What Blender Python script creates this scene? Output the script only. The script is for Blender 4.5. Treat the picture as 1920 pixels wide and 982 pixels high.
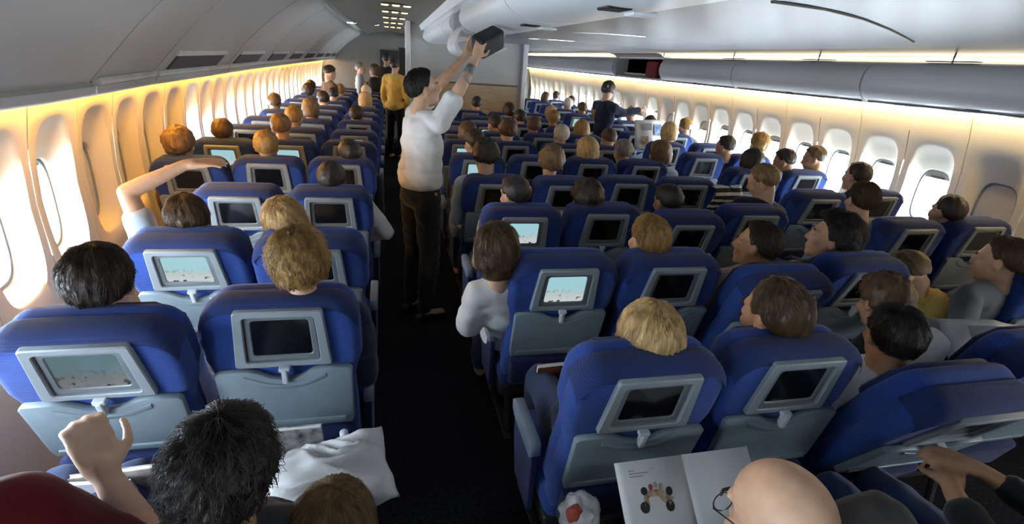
import bpy, bmesh, math, random
from mathutils import Vector, Matrix, Euler, noise
random.seed(7)
for o in list(bpy.data.objects): bpy.data.objects.remove(o)
scn = bpy.context.scene
COL = scn.collection
PI = math.pi
def rad(a): return math.radians(a)

# ------------------------------------------------------------------ camera
FPX, YAW, PIT, ROLL, CAMH = 953.0, rad(14.26), rad(21.358), rad(4.34), 1.867
Fw = Vector((math.sin(YAW)*math.cos(PIT), math.cos(YAW)*math.cos(PIT), -math.sin(PIT)))
R0 = Vector((math.cos(YAW), -math.sin(YAW), 0)); U0 = R0.cross(Fw)
Rt = R0*math.cos(ROLL)+U0*math.sin(ROLL); Up = -R0*math.sin(ROLL)+U0*math.cos(ROLL)
cd = bpy.data.cameras.new('camera'); cam = bpy.data.objects.new('camera', cd); COL.objects.link(cam)
cd.sensor_width = 36; cd.lens = FPX/1920*36; cd.clip_start = .02
cam.matrix_world = Matrix(((Rt.x, Up.x, -Fw.x, 0), (Rt.y, Up.y, -Fw.y, 0), (Rt.z, Up.z, -Fw.z, CAMH), (0, 0, 0, 1)))
scn.camera = cam

# ------------------------------------------------------------------ world, daylight, exposure
w = bpy.data.worlds.new('sky'); scn.world = w; w.use_nodes = True
bg = w.node_tree.nodes['Background']; bg.inputs[0].default_value = (.76, .89, 1, 1); bg.inputs[1].default_value = 80
scn.view_settings.view_transform = 'Standard'; scn.view_settings.look = 'None'
scn.view_settings.gamma = 1; scn.view_settings.use_curve_mapping = False
scn.view_settings.exposure = -0.45
COVE_L, COVE_R, COVE_T = 84.0, 30.0, 7.0
def portal(name, loc, rot, sx, sy):
    l = bpy.data.lights.new(name, 'AREA'); l.shape = 'RECTANGLE'; l.size = sx; l.size_y = sy
    l.cycles.is_portal = True
    o = bpy.data.objects.new(name, l); COL.objects.link(o); o.location = loc; o.rotation_euler = rot
portal('daylight_portal', (4.72, 6.5, 1.03), (0, rad(90), 0), .6, 20)
portal('daylight_portal', (-1.93, 4, 1.03), (0, rad(-90), rad(5)), .6, 14)

# ------------------------------------------------------------------ materials
MATS = {}
def mat(name, col, rough=.5, metal=0, var=.06, vscale=8, bump=0, bscale=60, stretch=(1, 1, 1), spec=.5, emis=None, estr=0, sheen=0, col2=None, alpha=None, coat=0):
    if name in MATS: return MATS[name]
    m = bpy.data.materials.new(name); m.use_nodes = True; nt = m.node_tree; b = nt.nodes['Principled BSDF']
    tc = nt.nodes.new('ShaderNodeTexCoord'); mp = nt.nodes.new('ShaderNodeMapping'); mp.inputs['Scale'].default_value = stretch
    nt.links.new(tc.outputs['Object'], mp.inputs[0])
    n = nt.nodes.new('ShaderNodeTexNoise'); n.inputs['Scale'].default_value = vscale; n.inputs['Detail'].default_value = 4
    nt.links.new(mp.outputs[0], n.inputs['Vector'])
    cr = nt.nodes.new('ShaderNodeValToRGB')
    a = [max(0, c*(1-var*2)) for c in col]; c2 = col2 if col2 else [min(1, c*(1+var*2)) for c in col]
    cr.color_ramp.elements[0].position = .3; cr.color_ramp.elements[1].position = .7
    cr.color_ramp.elements[0].color = (*a, 1); cr.color_ramp.elements[1].color = (*c2, 1)
    nt.links.new(n.outputs[0], cr.inputs[0]); nt.links.new(cr.outputs[0], b.inputs['Base Color'])
    b.inputs['Roughness'].default_value = rough; b.inputs['Metallic'].default_value = metal
    b.inputs['Specular IOR Level'].default_value = spec; b.inputs['Sheen Weight'].default_value = sheen
    b.inputs['Coat Weight'].default_value = coat
    if bump:
        n2 = nt.nodes.new('ShaderNodeTexNoise'); n2.inputs['Scale'].default_value = bscale; n2.inputs['Detail'].default_value = 3
        nt.links.new(mp.outputs[0], n2.inputs['Vector'])
        bp = nt.nodes.new('ShaderNodeBump'); bp.inputs['Strength'].default_value = bump; bp.inputs['Distance'].default_value = .004
        nt.links.new(n2.outputs[0], bp.inputs['Height']); nt.links.new(bp.outputs[0], b.inputs['Normal'])
    if emis:
        b.inputs['Emission Color'].default_value = (*emis, 1); b.inputs['Emission Strength'].default_value = estr
    MATS[name] = m; return m
def fabric(name, col, lines=230):
    m = mat(name, col, .85, var=.12, vscale=5, sheen=.15, spec=.2)
    nt = m.node_tree; b = nt.nodes['Principled BSDF']
    tc = nt.nodes['Texture Coordinate']
    wv = nt.nodes.new('ShaderNodeTexWave'); wv.bands_direction = 'Z'; wv.inputs['Scale'].default_value = lines/6.28; wv.inputs['Distortion'].default_value = 1.2
    wv.inputs['Detail Scale'].default_value = 3
    nt.links.new(tc.outputs['Object'], wv.inputs['Vector'])
    bp = nt.nodes.new('ShaderNodeBump'); bp.inputs['Strength'].default_value = .4; bp.inputs['Distance'].default_value = .0016
    nt.links.new(wv.outputs[0], bp.inputs['Height']); nt.links.new(bp.outputs[0], b.inputs['Normal'])
    return m
M_BLUE = fabric('blue_seat_fabric', (.018, .052, .235))
M_NAVY = fabric('navy_seat_fabric', (.009, .017, .075))
M_BAND = fabric('dark_blue_band_fabric', (.013, .026, .105))
M_TRAY = mat('tray_plastic', (.20, .25, .285), .42, var=.05, bump=.12, bscale=350)
M_FRAME = mat('monitor_plastic', (.25, .285, .31), .40, var=.05, bump=.1, bscale=350)
M_INNER = mat('inner_bezel_plastic', (.15, .17, .185), .35)
M_BEZEL = mat('bezel_plastic', (.10, .11, .12), .35)
M_LATCH = mat('latch_plastic', (.5, .54, .57), .35)
M_OFF = mat('dark_screen', (.006, .006, .008), .12, spec=.6)
M_BLACK = mat('black_plastic', (.012, .012, .014), .5)
M_ARM = mat('armrest_plastic', (.20, .25, .31), .45)
M_LEG = mat('seat_leg_metal', (.08, .08, .09), .4, metal=.6)
M_WALL = mat('sidewall_panel', (.78, .71, .58), .42, var=.02, vscale=2, bump=.05, bscale=300)
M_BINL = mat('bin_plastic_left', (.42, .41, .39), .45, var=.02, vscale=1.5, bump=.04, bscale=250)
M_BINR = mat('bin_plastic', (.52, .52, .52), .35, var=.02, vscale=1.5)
M_WHITE = mat('white_bin_plastic', (.74, .76, .78), .3, var=.015, vscale=2)
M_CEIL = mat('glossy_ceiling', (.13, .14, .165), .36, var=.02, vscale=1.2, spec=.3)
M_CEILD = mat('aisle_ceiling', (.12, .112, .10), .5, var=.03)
M_GREYD = mat('dark_recess', (.07, .07, .07), .6)
M_STRIP = mat('bin_ledge', (.62, .61, .58), .4)
M_CARPET = mat('carpet', (.016, .016, .022), .95, var=.3, vscale=60, bump=.6, bscale=400, spec=.1)
M_BULK = mat('bulkhead_laminate', (.50, .50, .49), .45, var=.03, vscale=2)
M_WOOD = mat('bulkhead_tan', (.46, .36, .23), .5, var=.08, vscale=4, stretch=(1, 1, 6))
M_SHADE = mat('window_shade_plastic', (.62, .58, .50), .5, var=.02)
M_GLASSY = None
def glass():
    m = bpy.data.materials.new('window_pane'); m.use_nodes = True; nt = m.node_tree
    out = nt.nodes['Material Output']; nt.nodes.remove(nt.nodes['Principled BSDF'])
    t = nt.nodes.new('ShaderNodeBsdfTransparent'); t.inputs[0].default_value = (.95, .97, 1, 1)
    g = nt.nodes.new('ShaderNodeBsdfGlossy'); g.inputs['Roughness'].default_value = .02
    mx = nt.nodes.new('ShaderNodeMixShader'); mx.inputs[0].default_value = .06
    nt.links.new(t.outputs[0], mx.inputs[1]); nt.links.new(g.outputs[0], mx.inputs[2]); nt.links.new(mx.outputs[0], out.inputs[0])
    return m
M_PANE = glass()
def cove(name, col, s): return mat(name, (.9, .85, .75), .5, emis=col, estr=s)
M_COVE_L = cove('cove_lamp_left', (1, .47, .05), COVE_L)
M_COVE_R = cove('cove_lamp_right', (1, .74, .36), COVE_R)
M_COVE_T = cove('cove_lamp_top', (1, .86, .62), COVE_T)
M_LAMP = cove('ceiling_spot', (1, .58, .18), 9)
def screen_mat(name, strength, seed):
    """a lit seat-back screen: pale sky over a bright shore with dark figures"""
    m = bpy.data.materials.new(name); m.use_nodes = True; nt = m.node_tree; b = nt.nodes['Principled BSDF']
    tc = nt.nodes.new('ShaderNodeTexCoord'); sp = nt.nodes.new('ShaderNodeSeparateXYZ'); nt.links.new(tc.outputs['Generated'], sp.inputs[0])
    cr = nt.nodes.new('ShaderNodeValToRGB'); el = cr.color_ramp.elements
    el[0].position = 0; el[0].color = (.80, .84, .82, 1); el[1].position = 1; el[1].color = (.45, .82, .90, 1)
    e = el.new(.38); e.color = (.62, .74, .74, 1); e = el.new(.45); e.color = (.50, .80, .86, 1)
    nt.links.new(sp.outputs['Z'], cr.inputs[0])
    mp = nt.nodes.new('ShaderNodeMapping'); mp.inputs['Scale'].default_value = (5.5, 1, 4.2); mp.inputs['Location'].default_value = (seed*1.7, 0, seed*.9)
    nt.links.new(tc.outputs['Generated'], mp.inputs[0])
    n = nt.nodes.new('ShaderNodeTexNoise'); n.inputs['Scale'].default_value = 1.25; n.inputs['Detail'].default_value = 3
    nt.links.new(mp.outputs[0], n.inputs['Vector'])
    r2 = nt.nodes.new('ShaderNodeValToRGB'); r2.color_ramp.elements[0].position = .58; r2.color_ramp.elements[1].position = .63
    nt.links.new(n.outputs[0], r2.inputs[0])
    r3 = nt.nodes.new('ShaderNodeValToRGB'); r3.color_ramp.elements[0].position = .05; r3.color_ramp.elements[0].color = (1, 1, 1, 1)
    r3.color_ramp.elements[1].position = .62; r3.color_ramp.elements[1].color = (0, 0, 0, 1); nt.links.new(sp.outputs['Z'], r3.inputs[0])
    mu = nt.nodes.new('ShaderNodeMath'); mu.operation = 'MULTIPLY'; nt.links.new(r2.outputs[0], mu.inputs[0]); nt.links.new(r3.outputs[0], mu.inputs[1])
    mx = nt.nodes.new('ShaderNodeMixRGB'); mx.inputs[2].default_value = (.05, .06, .06, 1)
    nt.links.new(mu.outputs[0], mx.inputs[0]); nt.links.new(cr.outputs[0], mx.inputs[1])
    nt.links.new(mx.outputs[0], b.inputs['Emission Color']); b.inputs['Emission Strength'].default_value = strength
    b.inputs['Base Color'].default_value = (.01, .01, .01, 1); b.inputs['Roughness'].default_value = .2
    return m
M_LIT = [screen_mat('lit_screen_%s' % n, 1.0, s) for n, s in (('shore', .3), ('boat', 1.4), ('island', 2.2))]
M_LITDIM = screen_mat('lit_screen_dim', .28, .9)

# ------------------------------------------------------------------ helpers
def tag(o, label=None, cat=None, group=None, kind=None):
    if label: o['label'] = label
    if cat: o['category'] = cat
    if group: o['group'] = group
    if kind: o['kind'] = kind
    return o
def link(name, me, parent=None, loc=None, rot=None):
    o = bpy.data.objects.new(name, me); COL.objects.link(o)
    if parent: o.parent = parent
    if loc is not None: o.location = loc
    if rot is not None: o.rotation_euler = rot
    return o
def mesh(name, vs, fs, m=None, smooth=False, autos=None):
    me = bpy.data.meshes.new(name); me.from_pydata([tuple(v) for v in vs], [], fs)
    bm = bmesh.new(); bm.from_mesh(me); bmesh.ops.recalc_face_normals(bm, faces=bm.faces); bm.to_mesh(me); bm.free()
    if m is not None: me.materials.append(m)
    if smooth:
        for p in me.polygons: p.use_smooth = True
    return me
def mk(name, vs, fs, m, parent=None, smooth=False, loc=None, rot=None):
    return link(name, mesh(name, vs, fs, m, smooth), parent, loc, rot)
def empty(name, loc=(0, 0, 0), rz=0):
    o = bpy.data.objects.new(name, None); COL.objects.link(o); o.location = loc; o.rotation_euler = (0, 0, rz); o.empty_display_size = .1
    return o
def loft(loops, closed=True, cap0=True, cap1=True):
    vs = []; fs = []; n = len(loops[0])
    for L in loops: vs += [tuple(p) for p in L]
    for i in range(len(loops)-1):
        for j in range(n if closed else n-1):
            a = i*n+j; b = i*n+(j+1) % n; fs.append((a, b, b+n, a+n))
    if cap0: fs.append(tuple(range(n))[::-1])
    if cap1: fs.append(tuple(range((len(loops)-1)*n, len(loops)*n)))
    return vs, fs
def inset(pts, d):
    """move a closed 2-d outline inward by d"""
    n = len(pts); out = []
    A = sum(pts[i][0]*pts[(i+1) % n][1]-pts[(i+1) % n][0]*pts[i][1] for i in range(n)); s = 1 if A > 0 else -1
    for i in range(n):
        p0 = Vector(pts[i-1]); p1 = Vector(pts[i]); p2 = Vector(pts[(i+1) % n])
        e1 = (p1-p0); e2 = (p2-p1)
        if e1.length < 1e-9 or e2.length < 1e-9: out.append(tuple(p1)); continue
        e1.normalize(); e2.normalize()
        n1 = Vector((-e1.y, e1.x))*s; n2 = Vector((-e2.y, e2.x))*s; nn = n1+n2
        if nn.length < 1e-6: nn = n1.copy()
        nn.normalize(); k = 1/max(.5, nn.dot(n1))
        out.append(tuple(p1+nn*d*k))
    return out
def slab(outline, y0, y1, bev, steps=3):
    """outline in x,z -> rounded slab between y0 and y1 (front = y0)"""
    loops = []
    for i in range(steps+1):
        a = i/steps*PI/2; loops.append((bev*(1-math.sin(a)), y0+bev*(1-math.cos(a))))
    for i in range(steps+1):
        a = (1-i/steps)*PI/2; loops.append((bev*(1-math.sin(a)), y1-bev*(1-math.cos(a))))
    L = []
    for d, y in loops: L.append([(p[0], y, p[1]) for p in (inset(outline, d) if d > 1e-6 else outline)])
    return loft(L)
def rrect(x0, x1, z0, z1, r, n=5):
    out = []
    for cx, cz, a0 in ((x1-r, z0+r, -90), (x1-r, z1-r, 0), (x0+r, z1-r, 90), (x0+r, z0+r, 180)):
        for i in range(n+1):
            a = rad(a0+90*i/n); out.append((cx+r*math.cos(a), cz+r*math.sin(a)))
    return out
def box(x0, x1, y0, y1, z0, z1, b=0):
    if b:
        return slab(rrect(x0, x1, z0, z1, max(b*1.01, b), 3), y0, y1, b, 2)
    vs = [(x, y, z) for x in (x0, x1) for y in (y0, y1) for z in (z0, z1)]
    return vs, [(0, 1, 3, 2), (4, 6, 7, 5), (0, 4, 5, 1), (2, 3, 7, 6), (0, 2, 6, 4), (1, 5, 7, 3)]
def join(*parts):
    vs = []; fs = []
    for v, f in parts:
        k = len(vs); vs += list(v); fs += [tuple(i+k for i in q) for q in f]
    return vs, fs
def tube(path, r, n=8, r1=None):
    path = [Vector(p) for p in path]; loops = []
    prev = None
    for i, p in enumerate(path):
        t = (path[min(i+1, len(path)-1)]-path[max(i-1, 0)]).normalized()
        a = Vector((0, 0, 1)) if abs(t.z) < .9 else Vector((1, 0, 0))
        if prev is not None: a = prev
        u = t.cross(a).normalized(); v = t.cross(u).normalized(); prev = a
        rr = r if r1 is None else r+(r1-r)*i/(len(path)-1)
        loops.append([p+u*rr*math.cos(2*PI*k/n)+v*rr*math.sin(2*PI*k/n) for k in range(n)])
    return loft(loops)
def sweep(profile, y0, y1, ny=1, dx=lambda y: 0, closed=True):
    loops = []
    for i in range(ny+1):
        y = y0+(y1-y0)*i/ny; loops.append([(p[0]+dx(y), y, p[1]) for p in profile])
    return loft(loops, closed, closed, closed)
def smooth_prof(pts, n=6):
    """Catmull-Rom through open profile points"""
    out = []; P = [pts[0]]+list(pts)+[pts[-1]]
    for i in range(1, len(P)-2):
        for k in range(n):
            t = k/n
            out.append(tuple(.5*((2*P[i][c])+(-P[i-1][c]+P[i+1][c])*t+(2*P[i-1][c]-5*P[i][c]+4*P[i+1][c]-P[i+2][c])*t*t+(-P[i-1][c]+3*P[i][c]-3*P[i+1][c]+P[i+2][c])*t**3) for c in (0, 1)))
    out.append(tuple(pts[-1])); return out
def interp(x, xs, ys):
    if x <= xs[0]: return ys[0]
    for i in range(len(xs)-1):
        if x <= xs[i+1]: return ys[i]+(ys[i+1]-ys[i])*(x-xs[i])/(xs[i+1]-xs[i])
    return ys[-1]
def sub_smooth(o, ang=40):
    me = o.data
    for p in me.polygons: p.use_smooth = True
    me.set_sharp_from_angle(angle=rad(ang)) if hasattr(me, 'set_sharp_from_angle') else None

# ------------------------------------------------------------------ the cabin shell
YB, YE = -1.9, 17.0
def XL(y): return interp(y, [-2, 0, 1.5, 3, 4.2, 6.5, 9, 17], [-1.36, -1.37, -1.43, -1.62, -1.74, -1.86, -1.92, -1.95])
def XR(y): return 4.5
def binL(y): return interp(y, [-2, 0, 2, 2.5, 3.5, 6.5, 10, 17], [.02+.1, .1, .0, 0, -.09, -.2, -.26, -.3])
o = mk('floor', *box(-2.2, 4.8, YB, YE, -.06, 0), M_CARPET); tag(o, kind='structure')
def wall_off(z): return interp(z, [0, .3, .62, 1.1, 1.35, 1.62, 1.85], [.10, .05, .015, 0, .02, .08, .15])
# one sidewall panel holds two windows, each a scooped reveal around a pane enlarged to imitate bloom
NW = 40
def selip(a, b, n, t):
    c, s = math.cos(t), math.sin(t)
    return (a*math.copysign(abs(c)**(2/n), c), b*math.copysign(abs(s)**(2/n), s))
ZC0, ZC1 = .66, 1.56
def panel_geo(y0, wid, nwin, X, sgn, ztop):
    """sgn=+1: right wall (outward = +x)"""
    vs = []; fs = []
    def put(y, z, depth): vs.append((X(y)+sgn*(depth-wall_off(z)), y, z)); return len(vs)-1
    cw = wid/nwin
    for k in range(nwin):
        yc = y0+cw*(k+.5); zc = 1.11
        rings = []
        for (a, b, n, zz, dep, kind) in ((cw/2-.004, None, 0, zc, 0, 'rect'), (.195, .37, 3.6, 1.11, 0, 'e'), (.182, .35, 3.6, 1.105, .018, 'e'), (.165, .295, 3.6, 1.07, .055, 'e'), (.148, .245, 3.4, 1.035, .08, 'e'), (.142, .235, 3.4, 1.03, .088, 'e'), (.142, .235, 3.4, 1.03, .125, 'e')):
            r = []
            for i in range(NW):
                t = 2*PI*i/NW
                if kind == 'rect':
                    c = max(-1, min(1, math.cos(t)*1.41422)); s = max(-1, min(1, math.sin(t)*1.41422))
                    yy = yc+a*c; z = ZC0+(ZC1-ZC0)*(s+1)/2
                else:
                    e = selip(a, b, n, t); yy = yc+e[0]; z = zz+e[1]
                r.append(put(yy, z, dep))
            rings.append(r)
        for A, B in zip(rings, rings[1:]):
            for i in range(NW): fs.append((A[i], A[(i+1) % NW], B[(i+1) % NW], B[i]))
    ya, yb = y0+.004, y0+wid-.004
    for zs in ([0, .3, .5, ZC0], [ZC1, (ZC1+ztop)/2, ztop]):
        rows = [[put(ya+(yb-ya)*i/4, z, 0) for i in range(5)] for z in zs]
        for A, B in zip(rows, rows[1:]):
            for i in range(4): fs.append((A[i], A[i+1], B[i+1], B[i]))
    # return edges so that the joint between panels is a real groove
    for ye in (ya, yb):
        zs = [0, .3, .5, ZC0, .9, 1.11, 1.3, ZC1, ztop]
        A = [put(ye, z, 0) for z in zs]; B = [put(ye, z, .03) for z in zs]
        for i in range(len(zs)-1): fs.append((A[i], A[i+1], B[i+1], B[i]))
    return vs, fs
WINN = [0]
SH_CLOSED_L = {}
def build_wall(side, X, sgn, ztop, closed):
    # backing shell (outer skin lining) with true window gaps: two long strips above and below the windows and piers between
    pts = [X0/10 for X0 in range(-19, 171, 5)]
    vs = []; fs = []
    def strip(z0, z1, d):
        k = len(vs)
        for y in pts:
            vs.append((X(y)+sgn*(d-wall_off(z0)), y, z0)); vs.append((X(y)+sgn*(d-wall_off(z1)), y, z1))
        for i in range(len(pts)-1): fs.append((k+2*i, k+2*i+2, k+2*i+3, k+2*i+1))
    strip(0, .4, .13); strip(.4, .775, .13); strip(1.285, ztop, .13); strip(ztop, 2.45, .13)
    y = -1.9
    ws = []
    while y < 16.9:
        ws.append(y+.254); ws.append(y+.762); y += 1.016
    for yc in ws:
        for (a, b) in ((yc-.254, yc-.15), (yc+.15, yc+.254)):
            k = len(vs)
            for yy in (a, b):
                for z in (.775, 1.285): vs.append((X(yy)+sgn*(.13-wall_off(z)), yy, z))
            fs.append((k, k+2, k+3, k+1))
    wall = mk('wall_'+side, vs, fs, M_GREYD); tag(wall, kind='structure')
    y = -1.9; i = 0
    while y < 16.9:
        p = mk('panel', *panel_geo(y, 1.016, 2, X, sgn, ztop), M_WALL, wall, smooth=True)
        p.data.set_sharp_from_angle(angle=rad(50))
        for k in range(2):
            yc = y+.254+.508*k; WINN[0] += 1
            xw = X(yc)+sgn*.12
            st = closed(i)
            sl = -math.atan2(X(yc+.2)-X(yc-.2), .4)
            wd = empty('window_%d' % WINN[0], (xw-sgn*.01, yc, 1.03), sl); tag(wd, kind='structure')
            ring = []
            for dep, q in ((0, 1.0), (-.014, 1.0), (-.014, .93), (0, .93)):
                ring.append([(sgn*dep, *selip(.141*q, .234*q, 3.4, 2*PI*j/24)) for j in range(24)])
            v, f = loft(ring+[ring[0]], True, False, False); mk('window_frame', v, f, M_FRAME, wd, True)
            vv = [(sgn*.012, *selip(.141, .234, 3.4, 2*PI*j/24)) for j in range(24)]
            mk('window_glass', vv, [tuple(range(24))], M_PANE, wd)
            # pull-down shade: st = fraction closed
            zt = .23; zb = zt-.46*max(st, .09)
            sh = mk('window_shade', *box(-.004, .004, -.133, .133, zb, zt), M_SHADE, wd)
            sh.location = (0, 0, 0)
            mk('shade_handle', *box(-.010 if sgn > 0 else .004, -.004 if sgn > 0 else .010, -.06, .06, zb+.008, zb+.022), M_BEZEL if sgn > 0 else M_SHADE, sh)
            i += 1
        y += 1.016
    return wall
def closedL(i):
    y = -1.9+.254+.508*i
    if 3.0 < y < 5.1: return 1.0
    if y > 5: return random.choice([.3, .45, .25, .5, .35])
    return .05
def closedR(i):
    y = -1.9+.254+.508*i
    if 2.6 < y < 3.2: return 1.0
    if y < -.1: return .1  # unseen shades behind the camera, kept up so cool light reaches the near seats
    if y < 2.6: return .96  # unseen shades, drawn down only to cut fill light on the centre block
    return random.choice([.1, .15, .3, .08]) if y < 7 else random.choice([.1, .5, .35, .2])
build_wall('left', XL, -1, 1.66, closedL)
build_wall('right', XR, 1, 1.85, closedR)
# end walls
def flat_wall(name, y, th, m):
    o = mk(name, *box(-2.3, 4.9, y, y+th, 0, 2.6), m); tag(o, kind='structure'); return o
flat_wall('wall_rear', YB-.06, .06, M_BULK)
we = flat_wall('wall_front', YE, .06, M_CEILD)
mk('doorway_panel', *box(-.25, .55, YE-.03, YE, 0, 1.95), M_BLACK, we)
# ceiling: a raised vault over the near aisle and a broad glossy soffit to the far bins
cl = mk('ceiling', *box(-2.4, 4.9, YB, YE, 2.62, 2.68), M_CEILD); tag(cl, kind='structure')
profA = smooth_prof([(-.62, 2.33), (-.40, 2.40), (0, 2.46), (.40, 2.43), (.56, 2.36)], 4)
seamsA = [YB, .3, 2.4, 4.5, 6.6, 8.7, 10.8, 12.9, 15, YE]
for a, b in zip(seamsA, seamsA[1:]):
    p = mk('ceiling_panel', *sweep(profA, a+.006, b-.006, 1, closed=False), M_CEILD, cl, True)
# the pale rail along the edge of the vault
profB = [(.54, 2.37), (.58, 2.30), (.66, 2.29), (.70, 2.34), (.98, 2.40), (.98, 2.44), (.54, 2.44)]
tr = mk('trim_1', *sweep(profB, YB, 10.3), M_WHITE); tag(tr, kind='structure')
profC = smooth_prof([(1.06, 2.115), (1.5, 2.165), (2.2, 2.20), (3.1, 2.20), (3.9, 2.185), (4.26, 2.17)], 5)
seamsC = [YB, .2, 5.2, 7.4, 9.6, 11.8, 14, YE]
for a, b in zip(seamsC, seamsC[1:]):
    p = mk('ceiling_panel', *sweep(profC, a+.004, b-.004, 1, closed=False), M_CEIL, cl, True)
# slanting joint in the soffit
sp = [(1.45, 1.93), (1.9, 2.16), (2.35, 2.40), (2.8, 2.66), (3.25, 2.94), (3.5, 3.10)]
def zC(x):
    for i in range(len(profC)-1):
        if profC[i][0] <= x <= profC[i+1][0]:
            t = (x-profC[i][0])/(profC[i+1][0]-profC[i][0]); return profC[i][1]*(1-t)+profC[i+1][1]*t
    return 2.17
mk('panel_joint', *tube([(x, y, zC(x)-.001) for x, y in sp], .009, 6), M_BLACK, cl)

# ------------------------------------------------------------------ lamps along the sidewalls
def cove_strip(name, X, y0, y1, off, z, m, label):
    ys = [y0+(y1-y0)*i/24 for i in range(25)]
    L = [[(X(y)+off+dx, y, z+dz) for dx, dz in ((-.016, 0), (.016, 0), (.012, .02), (-.012, .02))] for y in ys]
    o = mk(name, *loft(L), m); tag(o, label, 'light'); return o
cove_strip('cove_light', lambda y: XL(y)+.14, YB+.05, YE-.05, 0, 1.60, M_COVE_L, 'warm cove light strip above the windows along the left sidewall')
cove_strip('cove_light', XR, YB+.05, YE-.05, -.19, 1.735, M_COVE_R, 'warm cove light strip above the windows along the right sidewall')
cove_strip('cove_light', XR, YB+.05, YE-.05, -.17, 2.125, M_COVE_T, 'bright light strip running on top of the right overhead bins')

# ------------------------------------------------------------------ overhead bins
def bin_mod(name, prof, y0, y1, dx, m, label, group, ny=6):
    o = mk(name, *sweep(prof, y0+.010, y1-.010, ny, dx), m); sub_smooth(o, 50); tag(o, label, 'overhead bin', group); return o
ordn = ['first', 'second', 'third', 'fourth', 'fifth', 'sixth', 'seventh', 'eighth', 'ninth', 'tenth', 'eleventh', 'twelfth', 'thirteenth', 'fourteenth', 'fifteenth', 'sixteenth', 'seventeenth']
fL = smooth_prof([(-1.255, 1.665), (-1.16, 1.77), (-1.02, 1.92), (-.82, 2.10), (-.62, 2.24), (-.52, 2.31), (-.50, 2.36)], 5)
profL = [(-1.42, 1.615), (-1.36, 1.60), (-1.27, 1.595), (-1.245, 1.61), (-1.24, 1.64), (-1.27, 1.655)]+fL+[(-.6, 2.42), (-1.45, 2.42)]
sL = [YB, .5, 2.72, 3.56, 5.30, 7.0, 8.7, 10.4, 12.1, 13.8, 15.5, YE]
for i, (a, b) in enumerate(zip(sL, sL[1:])):
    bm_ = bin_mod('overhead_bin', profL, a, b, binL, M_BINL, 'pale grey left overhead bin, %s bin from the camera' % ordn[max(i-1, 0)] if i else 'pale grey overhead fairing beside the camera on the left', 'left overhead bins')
    # the light ledge along the foot and the long grip recess
    led = [(-1.262, 1.645), (-1.230, 1.645), (-1.222, 1.66), (-1.235, 1.675), (-1.262, 1.675)]
    if i >= 2: mk('bin_ledge', *sweep(led, a+.02, b-.02, 4, binL), M_STRIP, bm_)
    if i >= 3:
        rec = [(-1.233, 1.676), (-1.150, 1.766), (-1.158, 1.774), (-1.245, 1.685)]
        g = mk('grip_recess', *sweep(rec, a+.18, b-.42, 3, binL), M_GREYD, bm_)
        rim = [(-1.155, 1.76), (-1.135, 1.782), (-1.142, 1.79), (-1.162, 1.768)]
        mk('grip_rim', *sweep(rim, a+.14, b-.38, 3, binL), M_STRIP, g)
        mk('grip_pad', *sweep([(-1.228, 1.684), (-1.165, 1.752), (-1.167, 1.756), (-1.232, 1.69)], a+.24, a+.62, 2, binL), M_BLACK, g)
fR = smooth_prof([(4.215, 1.765), (4.15, 1.80), (4.10, 1.86), (4.085, 1.93), (4.10, 2.01), (4.15, 2.075), (4.20, 2.10)], 4)
profR = [(4.40, 1.80), (4.30, 1.762), (4.26, 1.76)]+fR+[(4.38, 2.10), (4.38, 1.9)]
sR = [YB, .2, 2.1, 4.0, 5.9, 7.75, 9.6, 11.5, 13.4, 15.3, YE]
for i, (a, b) in enumerate(zip(sR, sR[1:])):
    if abs(a-7.75) < .01:
        # the open one: shelf, back and ends with the door swung away
        ob = empty('overhead_bin', (4.25, a, 1.78)); tag(ob, 'open overhead bin on the right with a dark red bag inside', 'overhead bin', 'right overhead bins')
        mk('bin_floor', *box(-.06, .2, .006, b-a-.006, -.02, .01), M_BINR, ob)
        mk('bin_back', *box(.15, .17, .006, b-a-.006, .01, .32), M_GREYD, ob)
        mk('bin_roof', *box(-.05, .2, .006, b-a-.006, .30, .32), M_BINR, ob)
        for yy in (.006, b-a-.03): mk('bin_end', *box(-.1, .17, yy, yy+.024, -.01, .32), M_BINR, ob)
        d = mk('bin_door', *sweep([(-.10, .33), (-.16, .37), (-.24, .385), (-.24, .375), (-.16, .36), (-.10, .32)], .02, b-a-.02), M_BINR, ob)
        continue
    bo = bin_mod('overhead_bin', profR, a, b, lambda y: 0, M_BINR, 'grey curved right overhead bin, %s bin from the camera' % ordn[max(i-1, 0)] if i else 'grey right overhead bin behind the camera', 'right overhead bins', 1)
    mk('bin_ledge', *sweep([(4.262, 1.758), (4.20, 1.758), (4.185, 1.766), (4.20, 1.776), (4.262, 1.776)], a+.03, b-.03), M_BEZEL, bo)
    mk('latch', *box(4.175, 4.19, (a+b)/2-.05, (a+b)/2+.05, 1.778, 1.792), M_BLACK, bo)
bag = mk('red_bag', *slab(rrect(8.0, 8.36, 1.80, 2.05, .05), -4.37, -4.16, .04), mat('red_bag_cloth', (.16, .012, .015), .8)); bag.data.transform(Matrix.Rotation(rad(90), 4, 'Z')); tag(bag, 'dark red bag lying in the open right overhead bin', 'bag')
# far row of fixed valance behind the right bins
vl = mk('trim_2', *sweep([(4.26, 1.80), (4.47, 1.86), (4.62, 1.86), (4.62, 2.45), (4.40, 2.45), (4.40, 1.83)], YB, YE), M_BINR); tag(vl, kind='structure')
vl = mk('trim_3', *sweep([(4.24, 2.175), (4.40, 2.165), (4.62, 2.2), (4.62, 2.3), (4.24, 2.2)], YB, YE), M_WHITE); tag(vl, kind='structure')
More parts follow.
